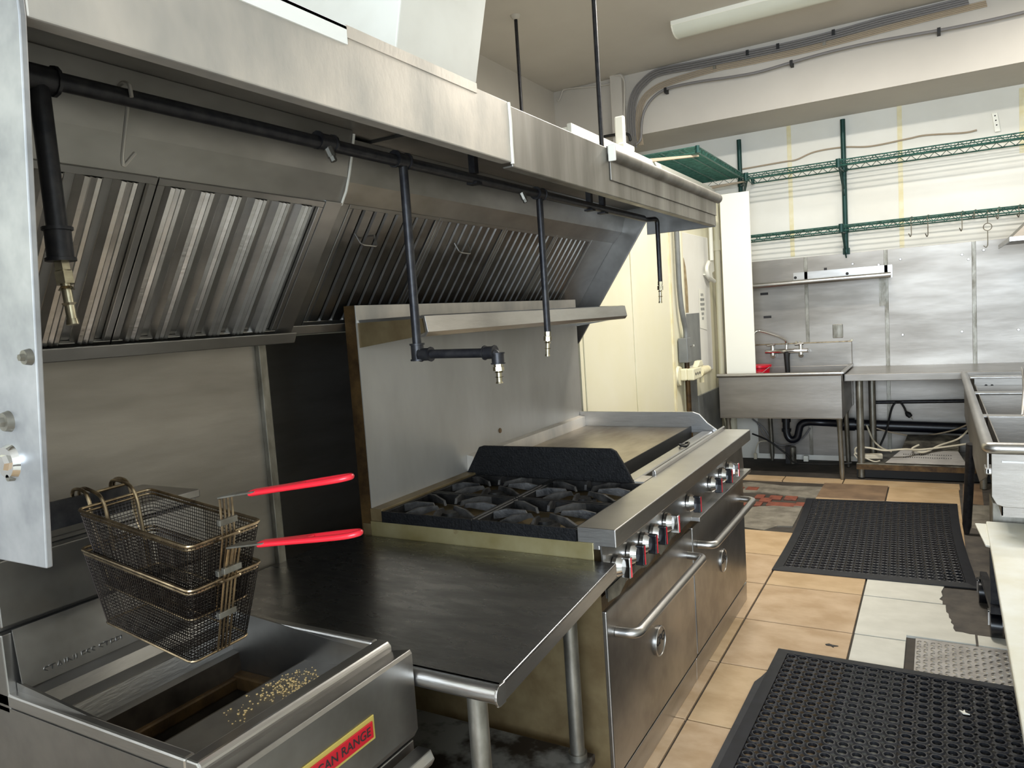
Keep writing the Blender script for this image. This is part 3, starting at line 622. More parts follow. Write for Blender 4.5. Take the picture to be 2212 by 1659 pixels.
# ================================================================== FLOOR MATS AND TREAD PLATE
def rubber_mat(c4, nu, nv, label, border=.05, wob=0):
    A, B_, D, E_ = [Vector((p[0],p[1],0)) for p in c4]   # near-left, near-right, far-right, far-left
    root = thing('rubber_mat', label, 'mat', (A+D)/2)
    lu, lv = (B_-A).length, (E_-A).length
    def P(u, v, z):
        q = A.lerp(B_,u).lerp(E_.lerp(D,u),v); q.z = z
        if wob: q.x += wob*math.sin(v*math.pi)*(u-.5)*-2
        return q
    bu, bv = border/lu, border/lv; b_ = MB(); Z = .013
    seg = 12
    for i in range(nu):
        for j in range(nv):
            u0, u1 = bu+(1-2*bu)*i/nu, bu+(1-2*bu)*(i+1)/nu; v0, v1 = bv+(1-2*bv)*j/nv, bv+(1-2*bv)*(j+1)/nv
            uc, vc, hu, hv = (u0+u1)/2, (v0+v1)/2, (u1-u0)/2, (v1-v0)/2
            vs_ = []
            for k in range(seg):
                a = 2*math.pi*k/seg+math.pi/seg*0; c_, s_ = math.cos(a), math.sin(a); mx_ = max(abs(c_),abs(s_))
                vs_.append(P(uc+hu*c_/mx_, vc+hv*s_/mx_, Z-.004))
            for k in range(seg):
                a = 2*math.pi*k/seg; vs_.append(P(uc+hu*.86*math.cos(a), vc+hv*.86*math.sin(a), Z))
            for k in range(seg):
                a = 2*math.pi*k/seg; vs_.append(P(uc+hu*.68*math.cos(a), vc+hv*.68*math.sin(a), Z))
            for k in range(seg):
                a = 2*math.pi*k/seg; vs_.append(P(uc+hu*.66*math.cos(a), vc+hv*.66*math.sin(a), .001))
            fs = []
            for rr in range(3):
                for k in range(seg): fs.append((rr*seg+k, rr*seg+(k+1)%seg, (rr+1)*seg+(k+1)%seg, (rr+1)*seg+k))
            b_.add(vs_, fs)
    b_.build('perforated_field', RUBBER, root, kind='stuff')
    e = MB(); N_ = 24
    outer = []; inner = []
    for k in range(N_): outer.append((k/N_,0)); inner.append((bu+(1-2*bu)*k/N_,bv))
    for k in range(N_): outer.append((1,k/N_)); inner.append((1-bu,bv+(1-2*bv)*k/N_))
    for k in range(N_): outer.append((1-k/N_,1)); inner.append((1-bu-(1-2*bu)*k/N_,1-bv))
    for k in range(N_): outer.append((0,1-k/N_)); inner.append((bu,1-bv-(1-2*bv)*k/N_))
    n = len(outer)
    e.add([P(u,v,.001) for u,v in outer]+[P(u,v,.006) for u,v in outer]+[P(u,v,.0125) for u,v in inner]+[P(u,v,.001) for u,v in inner],
          [(i,(i+1)%n,n+(i+1)%n,n+i) for i in range(n)]+[(n+i,n+(i+1)%n,2*n+(i+1)%n,2*n+i) for i in range(n)]+[(2*n+i,2*n+(i+1)%n,3*n+(i+1)%n,3*n+i) for i in range(n)])
    e.build('sloped_border', RUBBER, root)
    return root, P
rm, PM = rubber_mat([(-.68,1.86),(.29,1.82),(.285,3.349),(-.643,3.366)], 18, 30, 'black rubber drainage mat with open round holes beside the tread plate')
p = atz(1622,1510,.004); MB().prism([(-.648,3.13),(-.662,3.07),(-.678,3.02),(-.682,2.7),(-.69,2.3),(-.675,2.1),(-.64,2.5)], 'z', .001, .006).build('edge_tab', RUBBER, rm)
rubber_mat([(-.861,4.393),(.175,4.43),(.112,6.2),(-.912,6.104)], 20, 35, 'black rubber drainage mat lying toward the sinks past the pale tiles', .055, .02)
dp = thing('tread_plate', 'grey diamond tread steel plate set in the floor beside the mat', 'plate', (.25,3.3,0))
bx(-.104, .628, 2.655, 3.712, -.0125, -.004).build('plate', DIAM, dp)
tb = MB()
for i in range(26):
    for j in range(38):
        x, y = -.09+i*.027, 2.675+j*.027
        a = math.radians(35 if (i+j) % 2 else -35); c_, s_ = math.cos(a), math.sin(a)
        def T(u,v,z): return (x+u*c_-v*s_, y+u*s_+v*c_, z)
        tb.add([T(-.0125,0,-.004),T(0,-.005,-.004),T(.0125,0,-.004),T(0,.005,-.004),T(-.006,0,.0005),T(.006,0,.0005)], [(0,1,5,4),(1,2,5),(2,3,4,5),(3,0,4)])
tb.build('tread_bars', STEEL, dp, kind='stuff')
bx(-.139, -.104, 2.655, 3.712, -.0125, -.010).build('edge_gap', GROUT, dp)

# ================================================================== SINK under the far wall
sk = thing('utility_sink', 'deep stainless single-bowl sink with tall backsplash against the far wall', 'sink', (-1.22, 7.2, 0))
SX0, SX1, SY0, SY1, SZ = -1.74, -.705, 6.80, 7.64, .925
MB().box(SX0,SX1,SY0,SY0+.006,.54,SZ).box(SX0,SX0+.006,SY0,SY1,.54,SZ).box(SX1-.006,SX1,SY0,SY1,.54,SZ).box(SX0,SX1,SY1-.006,SY1,.54,SZ).box(SX0,SX1,SY0,SY1,.534,.54).build('bowl', STEELW, sk, bevel=.006)
MB().cyl((SX0-.01,SY0-.006,SZ),(SX1+.0,SY0-.006,SZ),.018,n=12).build('rolled_rim', STEEL, sk, smooth=True)
MB().hexa([(SX1-.012,SY0,SZ-.006),(SX1+.02,SY0,SZ-.006),(SX1+.02,SY1,SZ-.006),(SX1-.012,SY1,SZ-.006),(SX1-.012,SY0,SZ+.012),(SX1+.02,SY0,SZ+.012),(SX1+.02,SY1,SZ+.012),(SX1-.012,SY1,SZ+.012)]).build('side_rim', STEEL, sk, bevel=.003)
bx(SX0, SX1+.01, SY1, SY1+.03, .54, 1.145).build('backsplash', STEELW, sk, bevel=.004)
bx(SX0, SX1+.01, SY1-.006, SY1+.04, 1.143, 1.152).build('backsplash_cap', WIREL, sk)
for x, y in ((SX0+.06,SY0+.05),(SX1-.03,SY0+.04),(SX0+.3,SY1-.1),(SX1-.03,SY1-.26)):
    MB().tube([(x,y,.54),(x,y,.50),(x+.01,y,.06),(x+.01,y,0)], .02, 12, rs=[.03,.021,.021,.012]).build('leg', GALV, sk, smooth=True)
fc = MB(); FY = SY1-.03; FZc = 1.078
fc.tube([(-1.47,FY-.02,FZc),(-1.43,FY-.02,FZc),(-1.42,FY-.02,FZc),(-1.12,FY-.02,FZc),(-1.11,FY-.02,FZc),(-1.07,FY-.02,FZc)], .02, 12, rs=[.018,.018,.022,.022,.018,.018])
for x in (-1.40,-1.14): fc.cyl((x,FY-.02,FZc-.035),(x,FY-.02,FZc+.055),.02,.016,10).cyl((x-.05,FY-.05,FZc+.06),(x+.02,FY-.01,FZc+.066),.008,.012,8).cyl((x,FY-.02,FZc-.045),(x,FY,FZc-.045),.024,n=10)
fa = fc.build('faucet', CHROME, sk, smooth=True)
MB().tube(spline([(-1.27,FY-.03,FZc+.02),(-1.27,FY-.03,FZc+.09),(-1.30,FY-.06,FZc+.13),(-1.42,FY-.14,FZc+.19),(-1.49,FY-.19,FZc+.215),(-1.53,FY-.21,FZc+.195),(-1.545,FY-.22,FZc+.13)],5), .011, 10).build('spout', CHROME, fa, smooth=True)
MB().tube([(-1.27,FY-.02,FZc-.02),(-1.27,FY-.03,FZc-.06),(-1.265,FY-.03,.87)], .022, 10, rs=[.03,.026,.022]).build('spray_hose', BLACK, fa, smooth=True)
for px in (1720,1728,1840): 
    q = aty(px,737,SY1); bx(q.x-.008,q.x+.008,SY1-.008,SY1+.01,1.15,1.165).build('screw_head', BRASS, sk)
dpz = thing('drain_pipe', 'black plastic trap and waste pipe running along the wall under the sink', 'pipe', (-1.2,7.45,.2))
TR = [tuple(aty(a,b,7.45)) for a,b in ((1698,900),(1699,932),(1704,946),(1713,950),(1722,945),(1726,930),(1730,918),(1745,912),(1780,913))]
MB().tube(spline(TR+[(-.72,7.56,.37)],5), .034, 12).build('trap', PVCK, dpz, smooth=True)
MB().tube([(-.78,7.56,.37),(.1,7.60,.34),(1.6,7.62,.30)], .05, 14).build('waste_pipe', PVCK, dpz, smooth=True)
MB().cyl(TR[0],Vector(TR[0]).lerp(Vector(TR[1]),.35),.042,n=14).cyl(Vector(TR[0]).lerp(Vector(TR[1]),.8),Vector(TR[1]),.044,n=14).cyl((-.82,7.55,.37),(-.68,7.56,.37),.06,n=14).build('coupling', PVCK, dpz, smooth=True)
bk = thing('red_bucket', 'small red plastic bucket standing in the sink behind the white board', 'bucket', (-1.50,7.42,.541))
MB().tube([(-1.50,7.42,.541),(-1.50,7.42,.56),(-1.50,7.42,.94),(-1.50,7.42,.945),(-1.50,7.42,.965)], .1, 24, rs=[.07,.075,.10,.115,.115]).build('pail', REDPL, bk, smooth=True)
MB().tube([(-1.39,7.36,.95),(-1.45,7.31,.90),(-1.52,7.30,.91),(-1.60,7.37,.95)], .003, 6).build('bail', CHROME, bk)
tag(bx(-1.715, -1.452, 7.02, 7.035, .541, 2.575).build('splash_board', BOARDW, bevel=.002), 'tall plain white board standing upright at the end of the sink', 'board')
# wall shelf above the sink
ws = thing('wall_shelf', 'narrow stainless wall shelf with rolled edge above the sink faucet', 'shelf', (-1.0,7.55,1.75))
bx(-1.72, -.36, 7.42, YF-.013, 1.715, 1.722).build('shelf_plate', STEEL, ws)
MB().cyl((-1.74,7.42,1.725),(-.345,7.42,1.735),.024,n=14).build('rolled_edge', STEEL, ws, smooth=True)
bx(-1.2, -.345, YF-.018, YF-.012, 1.715, 1.83).build('back_flange', STEEL, ws)
bx(-.455,-.40, YF-.03, YF-.012, 1.46, 1.715).build('bracket', GALV, ws)
for px,py in ((1718,600),(1830,591)):
    q = aty(px,py,YF-.02); MB().cyl((q.x,YF-.021,q.z),(q.x,YF-.017,q.z),.014,n=12).build('bolt_hole', BLACK, ws)
q = aty(1810,715,YF-.013); sp = thing('switch_plate', 'blank steel cover plate on the clad wall above the sink', 'plate', (q.x,YF-.013,q.z))
bx(q.x-.045,q.x+.045,YF-.022,YF-.013,q.z-.065,q.z+.065).build('cover', GALV, sp, bevel=.006)

# ================================================================== TABLE along the far wall
ft = thing('prep_table', 'long stainless prep table along the steel-clad far wall', 'table', (.4,7.3,0))
tp_ = bx(-.69, 1.9, 6.93, YF-.02, .895, .905).build('table_top', STEEL, ft, bevel=.002)
bx(-.69, 1.9, 6.92, 6.932, .845, .905).build('front_edge', STEELW, tp_, bevel=.003); bx(-.694,-.688,6.93,7.635,.845,.905).build('end_edge', STEELW, tp_)
for x, y in ((-.585,6.98),(-.52,7.45),(.30,7.45),(.42,7.45),(1.7,6.98),(1.7,7.45)): MB().cyl((x,y,0),(x,y,.89),.03 if x < -.5 else .024,n=14).build('leg', GALV, ft, smooth=True)
us2 = bx(-.62, 1.75, 6.95, 7.6, .085, .125).build('undershelf', CARD, ft, bevel=.003)
bx(-.62,1.75,6.94,6.952,.075,.12).build('undershelf_edge', BROWN, us2)
bx(-.62, 1.7, 6.98, 7.0, 0.0, .07).build('black_strip', BLACK, ft)  # plain black strip standing low beneath the undershelf
MB().cyl((-.5,7.62,.57),(1.6,7.62,.60),.016,n=10).build('rear_rail', BLACKP, ft, smooth=True)
tr = thing('vent_panel', 'perforated sloping stainless panel lying on the shelf under the prep table', 'panel', (-.1,7.2,.125))
MB().hexa([(-.40,6.99,.13),(.20,6.99,.13),(.14,7.10,.225),(-.28,7.10,.225),(-.40,7.0,.126),(.20,7.0,.126),(.14,7.11,.221),(-.28,7.11,.221)]).build('sloped_face', STEEL, tr)
MB().hexa([(-.28,7.10,.225),(.14,7.10,.225),(.16,7.45,.30),(-.24,7.45,.30),(-.28,7.10,.126),(.14,7.10,.126),(.16,7.45,.126),(-.24,7.45,.126)]).build('rear_box', CARD, tr)
ho = MB()
for k in range(22):
    for r_ in range(2):
        x = -.26+k*.0165; t = .45+r_*.22; ho.cyl((x,6.988+.11*t,.1325+.095*t),(x,6.992+.11*t,.13+.095*t),.004,n=6)
ho.build('holes', BLACK, tr, kind='stuff')
ps = thing('power_strip', 'small white power strip with coiled cord on the shelf under the prep table', 'power strip', (-.5,7.1,.125))
MB().hexa([(-.56,7.02,.15),(-.42,7.05,.15),(-.43,7.11,.15),(-.57,7.08,.15),(-.56,7.02,.19),(-.42,7.05,.19),(-.43,7.11,.19),(-.57,7.08,.19)]).build('housing', CABLEW, ps, bevel=.006)
def cord(pts, r, m, label, cat='cord', group=None, name='cord', n=6):
    o = MB().tube(spline(pts,n), r, 7).build(name, m, smooth=True); return tag(o, label, cat, group)
MB().tube(spline([(-.57,7.05,.17),(-.63,7.03,.20),(-.62,7.02,.25),(-.52,7.02,.25),(-.40,7.0,.235),(-.25,7.0,.25),(-.14,7.05,.24),(.05,7.1,.26),(.25,7.2,.28)],6), .008, 7).build('coiled_lead', CABLEW, ps, smooth=True)
MB().tube(spline([(-.60,7.02,.13),(-.64,7.02,.20),(-.50,7.02,.135),(-.44,7.02,.14)],6), .006, 7).build('coiled_lead', CABLEW, ps, smooth=True)
Z3 = lambda px,py,y: tuple(aty(px,py,y))
cord([Z3(1872,918,7.41),Z3(1886,950,7.36),Z3(1905,968,7.2),Z3(1925,975,7.1)], .008, CABLEW, 'white cord hanging from the table leg down to the power strip')
cord([Z3(x,y,7.5) for x,y in ((1882,922),(1930,935),(1985,942),(2050,932),(2088,918))], .007, CABLEB, 'thin beige cord sagging along the wall under the prep table')
cord([Z3(2092,928,7.3),Z3(2070,948,7.25),Z3(2030,962,7.12),Z3(1995,977,7.055),Z3(1970,970,7.055),Z3(1985,961,7.1)], .008, CABLEW, 'white cord looping down onto the perforated panel')
bc = thing('plug_cord', 'black power cord with plug arching over the wall pipe', 'cord', (-.4,7.5,.3))
MB().tube(spline([Z3(1900,965,7.42),Z3(1915,930,7.45),Z3(1924,890,7.53),Z3(1932,872,7.56),Z3(1944,869,7.56),Z3(1953,880,7.56),Z3(1958,892,7.56)],6), .009, 8).build('lead', CABLEK, bc, smooth=True)
a, b_ = Vector(Z3(1957,890,7.56)), Vector(Z3(1967,900,7.54)); MB().tube([a,a.lerp(b_,.5),b_],.02,8,rs=[.012,.026,.02]).build('plug', BLACK, bc, smooth=True)
MB().cyl(b_, b_+Vector((.02,0,-.025)), .004, n=6).build('prong', CHROME, bc)
# odds and ends under the sink
cord([Z3(x,y,7.58) for x,y in ((1625,905),(1650,925),(1670,955),(1695,962),(1730,950),(1750,925))], .008, CABLEG, 'grey supply hose looping behind the sink trap', name='supply_hose')
cord([Z3(x,y,7.62) for x,y in ((1635,912),(1655,945),(1690,968),(1725,955))], .007, CABLEG, 'thin grey hose hanging below the sink bowl', name='supply_hose')
cord([Z3(1625,937,7.3),Z3(1660,952,7.25),Z3(1700,982,7.2),Z3(1720,1000,7.15),Z3(1800,1003,7.1),Z3(1840,1000,7.1)], .008, CABLEK, 'black cord lying on the floor beneath the sink')
ov = thing('outlet_plug', 'white plug adapter on cord by the wall under the sink', 'plug', Z3(1632,985,7.4))
MB().tube(spline([Z3(1660,952,7.45),Z3(1640,955,7.4),Z3(1633,970,7.4),Z3(1632,980,7.4)],5), .006, 6).build('lead', CABLEW, ov); p = Vector(Z3(1632,985,7.4)); bx(p.x-.015,p.x+.015,p.y-.015,p.y+.015,p.z-.03,p.z+.03).build('plug_body', CABLEW, ov, bevel=.006)
p = Vector(Z3(1712,985,7.45)); gv = thing('floor_pipe', 'short rusty capped pipe stub rising beneath the sink', 'pipe', (p.x,7.45,0)); MB().cyl((p.x,7.45,0),(p.x,7.45,.16),.035,n=12).build('stub', CARD, gv, smooth=True); MB().box(p.x-.06,p.x-.01,7.42,7.47,0,.17).build('bracket', BLACKP, gv)
p = atz(1741,997,0); tag(bx(p.x-.022,p.x+.022,p.y-.005,p.y+.04,0,.055).build('paper_tag', PAPER, bevel=.003), 'small white card tag on the dark floor under the sink', 'tag')

# ================================================================== THREE-COMPARTMENT SINK at right
s3 = thing('pot_sink', 'long multi-bowl stainless pot sink with thick rolled rim at the right', 'sink', (.6, 5.2, 0))
QX0, QX1, QY0, QY1, QZ = .185, .95, 3.77, 6.86, .875
bw = MB()
for a, b_ in ((3.80,4.80),(4.88,5.80),(5.86,6.36)):
    bw.box(QX0+.05,QX1,a,a+.005,.57,QZ-.02).box(QX0+.05,QX1,b_-.005,b_,.57,QZ-.02).box(QX0+.05,QX0+.055,a,b_,.57,QZ-.01).box(QX1-.005,QX1,a,b_,.57,QZ).box(QX0+.05,QX1,a,b_,.565,.57)
bw.build('bowls', STEELP, s3)
MB().prism([(QX0+.012,QZ-.01),(QX0+.012,.66),(QX0+.03,.625),(QX0+.06,.615),(QX1,.615),(QX1,QZ-.01)], 'y', QY0, QY0+.006).build('end_apron', STEELP, s3, bevel=.002)
MB().prism([(QY0+.002,QZ),(QY1,QZ),(QY1,.56),(5.0,.53),(4.5,.56),(QY0+.12,.72),(QY0+.06,.755),(QY0+.002,.76)], 'x', QX0-.003, QX0+.003).build('side_apron', STEELP, s3)
MB().tube(bend([(QX0,QY1,QZ+.012),(QX0,QY0-.005,QZ),(QX1,QY0-.005,QZ-.002)],.03), .026, 14).build('rolled_rim', STEEL, s3, smooth=True)
bx(QX0+.05, QX1, QY0-.006, QY0, .812, .820).build('apron_lip', STEEL, s3)
for y, h in ((4.84,.0),(5.83,.01),(6.38,.06)): bx(QX0+.02, QX1, y-.035, y+.035, QZ-.025+h, QZ-.012+h).build('divider', STEEL, s3, bevel=.004)
bx(QX0+.05, QX1, 6.40, 6.41, .60, QZ+.05).build('end_splash', STEELP, s3)
for px in (2130,2143): q = aty(px,833,6.40); MB().cyl((q.x,6.398,q.z),(q.x,6.40,q.z),.01,n=8).build('hole', BLACK, s3)
MB().tube([(.40,4.85,.86),(.42,5.0,.99),(.44,5.3,1.06),(.46,5.6,1.05)], .008, 8).build('divider_bow', STEEL, s3, smooth=True)
MB().tube([(.176,5.38,.60),(.150,5.455,.06),(.148,5.46,.0)], .026, 12, rs=[.028,.026,.015]).build('leg', BLACKP, s3, smooth=True)
MB().cyl((.88,5.4,.6),(.9,5.4,0),.026,n=12).build('leg', BLACKP, s3, smooth=True); MB().cyl((.88,4.0,.6),(.88,4.0,0),.026,n=12).build('leg', GALV, s3, smooth=True); MB().cyl((.30,6.75,.85),(.30,6.75,0),.026,n=12).build('leg', GALV, s3, smooth=True)
bx(QX0-.012,QX0+.02, 3.772,3.86,.755,.785).build('corner_bracket', STEEL, s3, bevel=.006)
bx(.21, .36, 4.0, 4.2, .43, .575).build('drain_box', GALV, s3, bevel=.004)
MB().cyl((.42,4.1,.30),(.42,4.1,.57),.09,.07,16).build('drain_valve', BLACK, s3, smooth=True)
q = aty(2180,515,6.5)
wh = thing('condensate_hood', 'small slanted steel canopy hood over the pot sink near the clad wall', 'hood', (1.0,7.0,1.9))
MB().hexa([(.46,6.3,1.90),(1.6,6.3,1.90),(1.6,7.38,1.90),(.46,7.38,1.90),(.80,6.5,2.25),(1.6,6.5,2.25),(1.6,7.28,2.25),(.80,7.28,2.25)]).build('canopy', STEELW, wh, bevel=.003)
MB().box(.45,1.6,6.29,6.30,1.875,1.905).box(.45,.46,6.3,7.38,1.875,1.905).build('drip_edge', STEEL, wh)

# white-topped equipment stand, front right
es = thing('equipment_stand', 'low rolling stand with a glossy white top at the edge of the aisle', 'stand', (.55,3.0,0))
MB().prism([(.160,1.5),(1.0,1.5),(1.0,3.95),(.184,3.95)],'z',.475,.50).build('white_top', CUTB, es, bevel=.004)
MB().prism([(.14,3.95),(.19,3.95),(.19,3.60),(.165,3.62)], 'z', .478, .488).build('side_ledge', CUTB, es, bevel=.003)
bx(.21,.98,1.65,3.9,.45,.476).build('frame', BLACKP, es)
for x, y in ((.212,3.86),(.185,4.27),(.95,3.86),(.95,1.7),(.225,1.7)):
    MB().box(x-.02,x+.02,y-.02,y+.02,.10 if y < 4 else .08,.45 if y < 4 else .12).build('leg', BLACKP, es)
    cs = MB().tube([(x-.022,y-.02,.055),(x+.022,y-.02,.055)], .055, 24).build('caster_wheel', BLACKG, es, smooth=True)
    MB().box(x-.030,x-.024,y-.02,y+.01,.05,.115).box(x+.024,x+.030,y-.02,y+.01,.05,.115).box(x-.030,x+.030,y-.02,y+.01,.11,.118).build('fork', CHROME, cs)
MB().hexa([(.19,3.80,.118),(.23,3.80,.118),(.20,4.28,.118),(.17,4.28,.118),(.19,3.80,.15),(.23,3.80,.15),(.20,4.28,.15),(.17,4.28,.15)]).build('outrigger', BLACKP, es)

# ================================================================== GREEN WIRE SHELVES
def wire_shelf(o, ex, ey, L_, D_, label, h=.045, pitch=.028, group=None, truss=True):
    """o = near-left corner, ex along the length, ey along the depth"""
    o, ex, ey = Vector(o), Vector(ex).normalized(), Vector(ey).normalized(); up_ = Vector((0,0,1))
    root = thing('wire_shelf', label, 'shelf', o, group)
    for k, d0 in enumerate((0, D_)):
        f_ = MB().tube([o+ey*d0, o+ey*d0+ex*L_], .006, 6).tube([o+ey*d0-up_*h, o+ey*d0+ex*L_-up_*h], .006, 6)
        n = int(L_/.045); zz = [o+ey*d0+ex*(L_*i/n)-up_*(h if i % 2 else 0) for i in range(n+1)]
        f_.tube(zz, .004, 4); f_.build('truss_rail', GREEN, root)
    for e_ in (0, L_):
        f_ = MB().tube([o+ex*e_, o+ex*e_+ey*D_], .0045, 6).tube([o+ex*e_-up_*h, o+ex*e_+ey*D_-up_*h], .0045, 6)
        n = max(4,int(D_/.05)); f_.tube([o+ex*e_+ey*(D_*i/n)-up_*(h if i % 2 else 0) for i in range(n+1)], .0028, 4); f_.build('truss_rail', GREEN, root)
    wd = MB(); n = int(L_/pitch)
    for i in range(n+1): wd.tube([o+ex*(L_*i/n)+up_*.003, o+ex*(L_*i/n)+ey*D_+up_*.003], .0021, 4)
    wd.build('deck_wires', GREEN, root, kind='stuff')
    for s_ in (.33,.67):
        MB().tube([o+ey*D_*s_-up_*.004, o+ey*D_*s_+ex*L_-up_*.004], .0045, 6).build('support_wire', GREEN, root)
    for e_ in (0, L_):
        for d0 in (0, D_): MB().cyl(o+ex*e_+ey*d0-up_*(h+.006), o+ex*e_+ey*d0+up_*.006, .016, n=12).build('corner_collar', GREENP, root, smooth=True)
    return root
zu = aty(1820,345,7.30).z; zl = aty(1820,487,7.42).z
W1 = wire_shelf((-1.535,7.30,zu), (1,0,0), (0,1,0), 2.9, .322, 'upper green wire shelf on the white far wall', group='green wire wall shelves')
W2 = wire_shelf((-1.60,7.42,zl), (1,0,0), (0,1,0), 3.0, .23, 'lower green wire shelf with hooks on the white far wall', group='green wire wall shelves')
for x, z0, z1 in ((aty(1824,400,YF-.04).x, 1.97, 3.19), (aty(1598,350,YF-.04).x, 2.35, 3.17), (.95,1.97,3.19)):
    po = thing('shelf_post', {0:'dark green wall post carrying both wire shelves'}.get(0) if -1 < x < 0 else ('short dark green wall post behind the white board' if x < -1 else 'dark green wall post above the pot sink'), 'post', (x,YF-.03,z0))
    MB().cyl((x,YF-.045,z0),(x,YF-.045,z1),.022,n=12).build('upright', GREENP, po, smooth=True)
    bx(x-.03,x+.03,YF-.03,YF-.013,z0-.01,z0+.05).build('foot_bracket', GREENP, po, bevel=.004)
    for zz, d0 in ((zu,.36),(zl,.26)):
        if zz > z0:
            xe = x-.01 if x > -1.4 else -1.53
            MB().tube([(x,YF-.05,zz-.054),(xe,YF-d0-.02,zz-.054)], .008, 6).tube([(x,YF-.05,zz-.28),(xe,YF-d0,zz-.058)], .006, 6).tube([(x,YF-.05,zz-.22),(x*.3+xe*.7,YF-d0*.7,zz-.058)], .005, 6).build('arm', GREENP, po)
            MB().cyl((xe-.002,YF-d0-.03,zz-.06),(xe-.002,YF-d0-.03,zz+.015),.022,n=10).build('arm_collar', GREENP, po, smooth=True)
            MB().cyl((x,YF-.035,zz-.05),(x,YF-.035,zz+.01),.03,n=12).build('post_collar', GREENP, po, smooth=True)
W3 = wire_shelf((-2.03,5.86,2.80), (0,1,0), (1,0,0), 1.74, .445, 'green wire shelf sticking out high above the walk-in box wall', pitch=.02)
for i, ((xa,ya,za),(xb,yb2,zb)) in enumerate((((-2.0,5.60,2.712),(-1.59,5.90,2.738)),((-1.98,7.45,2.718),(-1.59,7.5,2.738)))):
    bk_ = tag(MB().hexa([(xa,ya,za-.015),(xb,yb2,zb-.008),(xb,yb2+.02,zb-.008),(xa,ya+.02,za-.015),(xa,ya,za+.015),(xb,yb2,zb+.008),(xb,yb2+.02,zb+.008),(xa,ya+.02,za+.015)]).build('shelf_bracket', CABLEB, bevel=.003),
        ['cream metal bracket arm under the near end of the high wire shelf','cream metal bracket arm under the far end of the high wire shelf'][i], 'bracket')
# S hooks on the lower shelf
for i, (px, y1_) in enumerate(((1968,512),(2004,512),(2078,500),(2106,472),(2157,474),(2202,470))):
    p = aty(px, 470, 7.42); zt = zl-.03; zb = aty(px, y1_, 7.42).z
    tag(MB().tube(bend([(p.x+.014,7.42,zt+.02),(p.x+.008,7.42,zt+.042),(p.x-.006,7.42,zt+.03),(p.x,7.42,zt-.02),(p.x,7.42,zb+.02),(p.x-.008,7.40,zb),(p.x-.02,7.39,zb+.03)],.01), .0045, 6).build('wire_hook', GALV, smooth=True),
        ('long' if i < 3 else 'short')+' thin grey wire hook hanging empty from the lower green shelf', 'hook', 'hooks under the lower green shelf')
p = aty(2133,460,7.42); z0 = zl-.03
rh = thing('ring_hook', 'wire hook with a round ring hanging from the lower green shelf', 'hook', (p.x,7.42,z0))
zr = aty(2133,490,7.42).z; zb = aty(2133,535,7.42).z
MB().cyl((p.x,7.42,z0+.03),(p.x,7.42,zr+.03),.0035,n=6).build('shank', GALV, rh)
MB().tube([(p.x+.03*math.cos(a*math.pi/10),7.42,zr+.03*math.sin(a*math.pi/10)) for a in range(20)], .004, 6, closed=True).build('ring', GALV, rh)
MB().tube(bend([(p.x,7.42,zr-.03),(p.x,7.42,zb+.02),(p.x-.012,7.41,zb),(p.x-.03,7.41,zb+.02)],.01), .004, 6).build('lower_hook', GALV, rh)

# ================================================================== LEFT WALL FITTINGS (walk-in side)
cdt = thing('conduit', 'grey electrical conduit with switch box down the cream wall', 'conduit', (XW+.04,6.2,1.2))
MB().tube(bend([(XW+.05,6.15,2.615),(XW+.05,6.16,1.75),(XW+.05,6.19,1.55),(XW+.06,6.255,1.38),(XW+.06,6.255,1.30)],.08), .022, 10).build('tube', GREYP, cdt, smooth=True)
bx(XW+.009,XW+.09,6.18,6.30,1.10,1.31).build('switch_box', GREYP, cdt, bevel=.006)
MB().cyl((XW+.09,6.27,1.24),(XW+.12,6.27,1.24),.01,n=8).build('toggle', CHROME, cdt)
MB().tube([(XW+.052,6.272,1.10),(XW+.052,6.28,.1)], .022, 10).build('lower_tube', BROWN, cdt, smooth=True)
va = thing('door_latch', 'old cream painted latch and valve fitting on the walk-in wall', 'latch', (XW+.03,6.3,1.0))
MB().cyl((XW+.005,6.16,.99),(XW+.027,6.16,.99),.088,.08,20).build('rose', WALLC, va, smooth=True)
MB().box(XW+.078,XW+.14,6.16,6.42,.95,1.05).box(XW+.025,XW+.08,6.15,6.22,.95,1.05).build('latch_body', WALLC, va, bevel=.01)
MB().cyl((XW+.11,6.40,1.0),(XW+.11,6.62,1.0),.05,.04,10).cyl((XW+.11,6.62,1.0),(XW+.11,6.70,1.0),.03,.035,10).cyl((XW+.11,6.5,1.0),(XW+.11,6.5,.90),.02,n=8).build('spindle', YELLOW, va, smooth=True)
MB().prism([(6.30,1.05),(6.38,1.10),(6.46,1.10),(6.50,1.05)], 'x', XW+.085, XW+.135).build('keeper', WALLC, va, bevel=.008)
for y in (6.22,6.28,6.34): MB().cyl((XW+.139,y,1.0),(XW+.143,y,1.0),.012,n=8).build('screw', INK, va)
pn = thing('paper_notice', 'narrow white paper notice taped to the walk-in door', 'notice', (XW+.022,6.95,1.5))
MB().hexa([(XW+.0225,6.84,1.37),(XW+.0225,7.07,1.34),(XW+.024,7.07,1.34),(XW+.024,6.84,1.37),(XW+.0225,6.84,1.73),(XW+.0225,7.03,1.72),(XW+.024,7.03,1.72),(XW+.024,6.84,1.73)]).build('sheet', PAPER, pn)
for i, (a, wd) in enumerate(((.0,.55),(1,.8),(2,.85),(3,.75),(4,.5),(5,.4))):
    z = 1.675-i*.044; c0 = 6.945
    t_ = MB(); nn = int(wd*9)
    for k in range(nn):
        y = c0-.085*wd+.17*wd*k/nn; t_.box(XW+.0245,XW+.025,y,y+.013,z-.012-.004*(k%2),z+.010+.003*((k+1)%2))
    t_.build('print_line', GREYP, pn)
hs = thing('hose_holder', 'white plastic bracket with short pipe on the wall corner', 'bracket', (XW+.03,7.3,1.9))
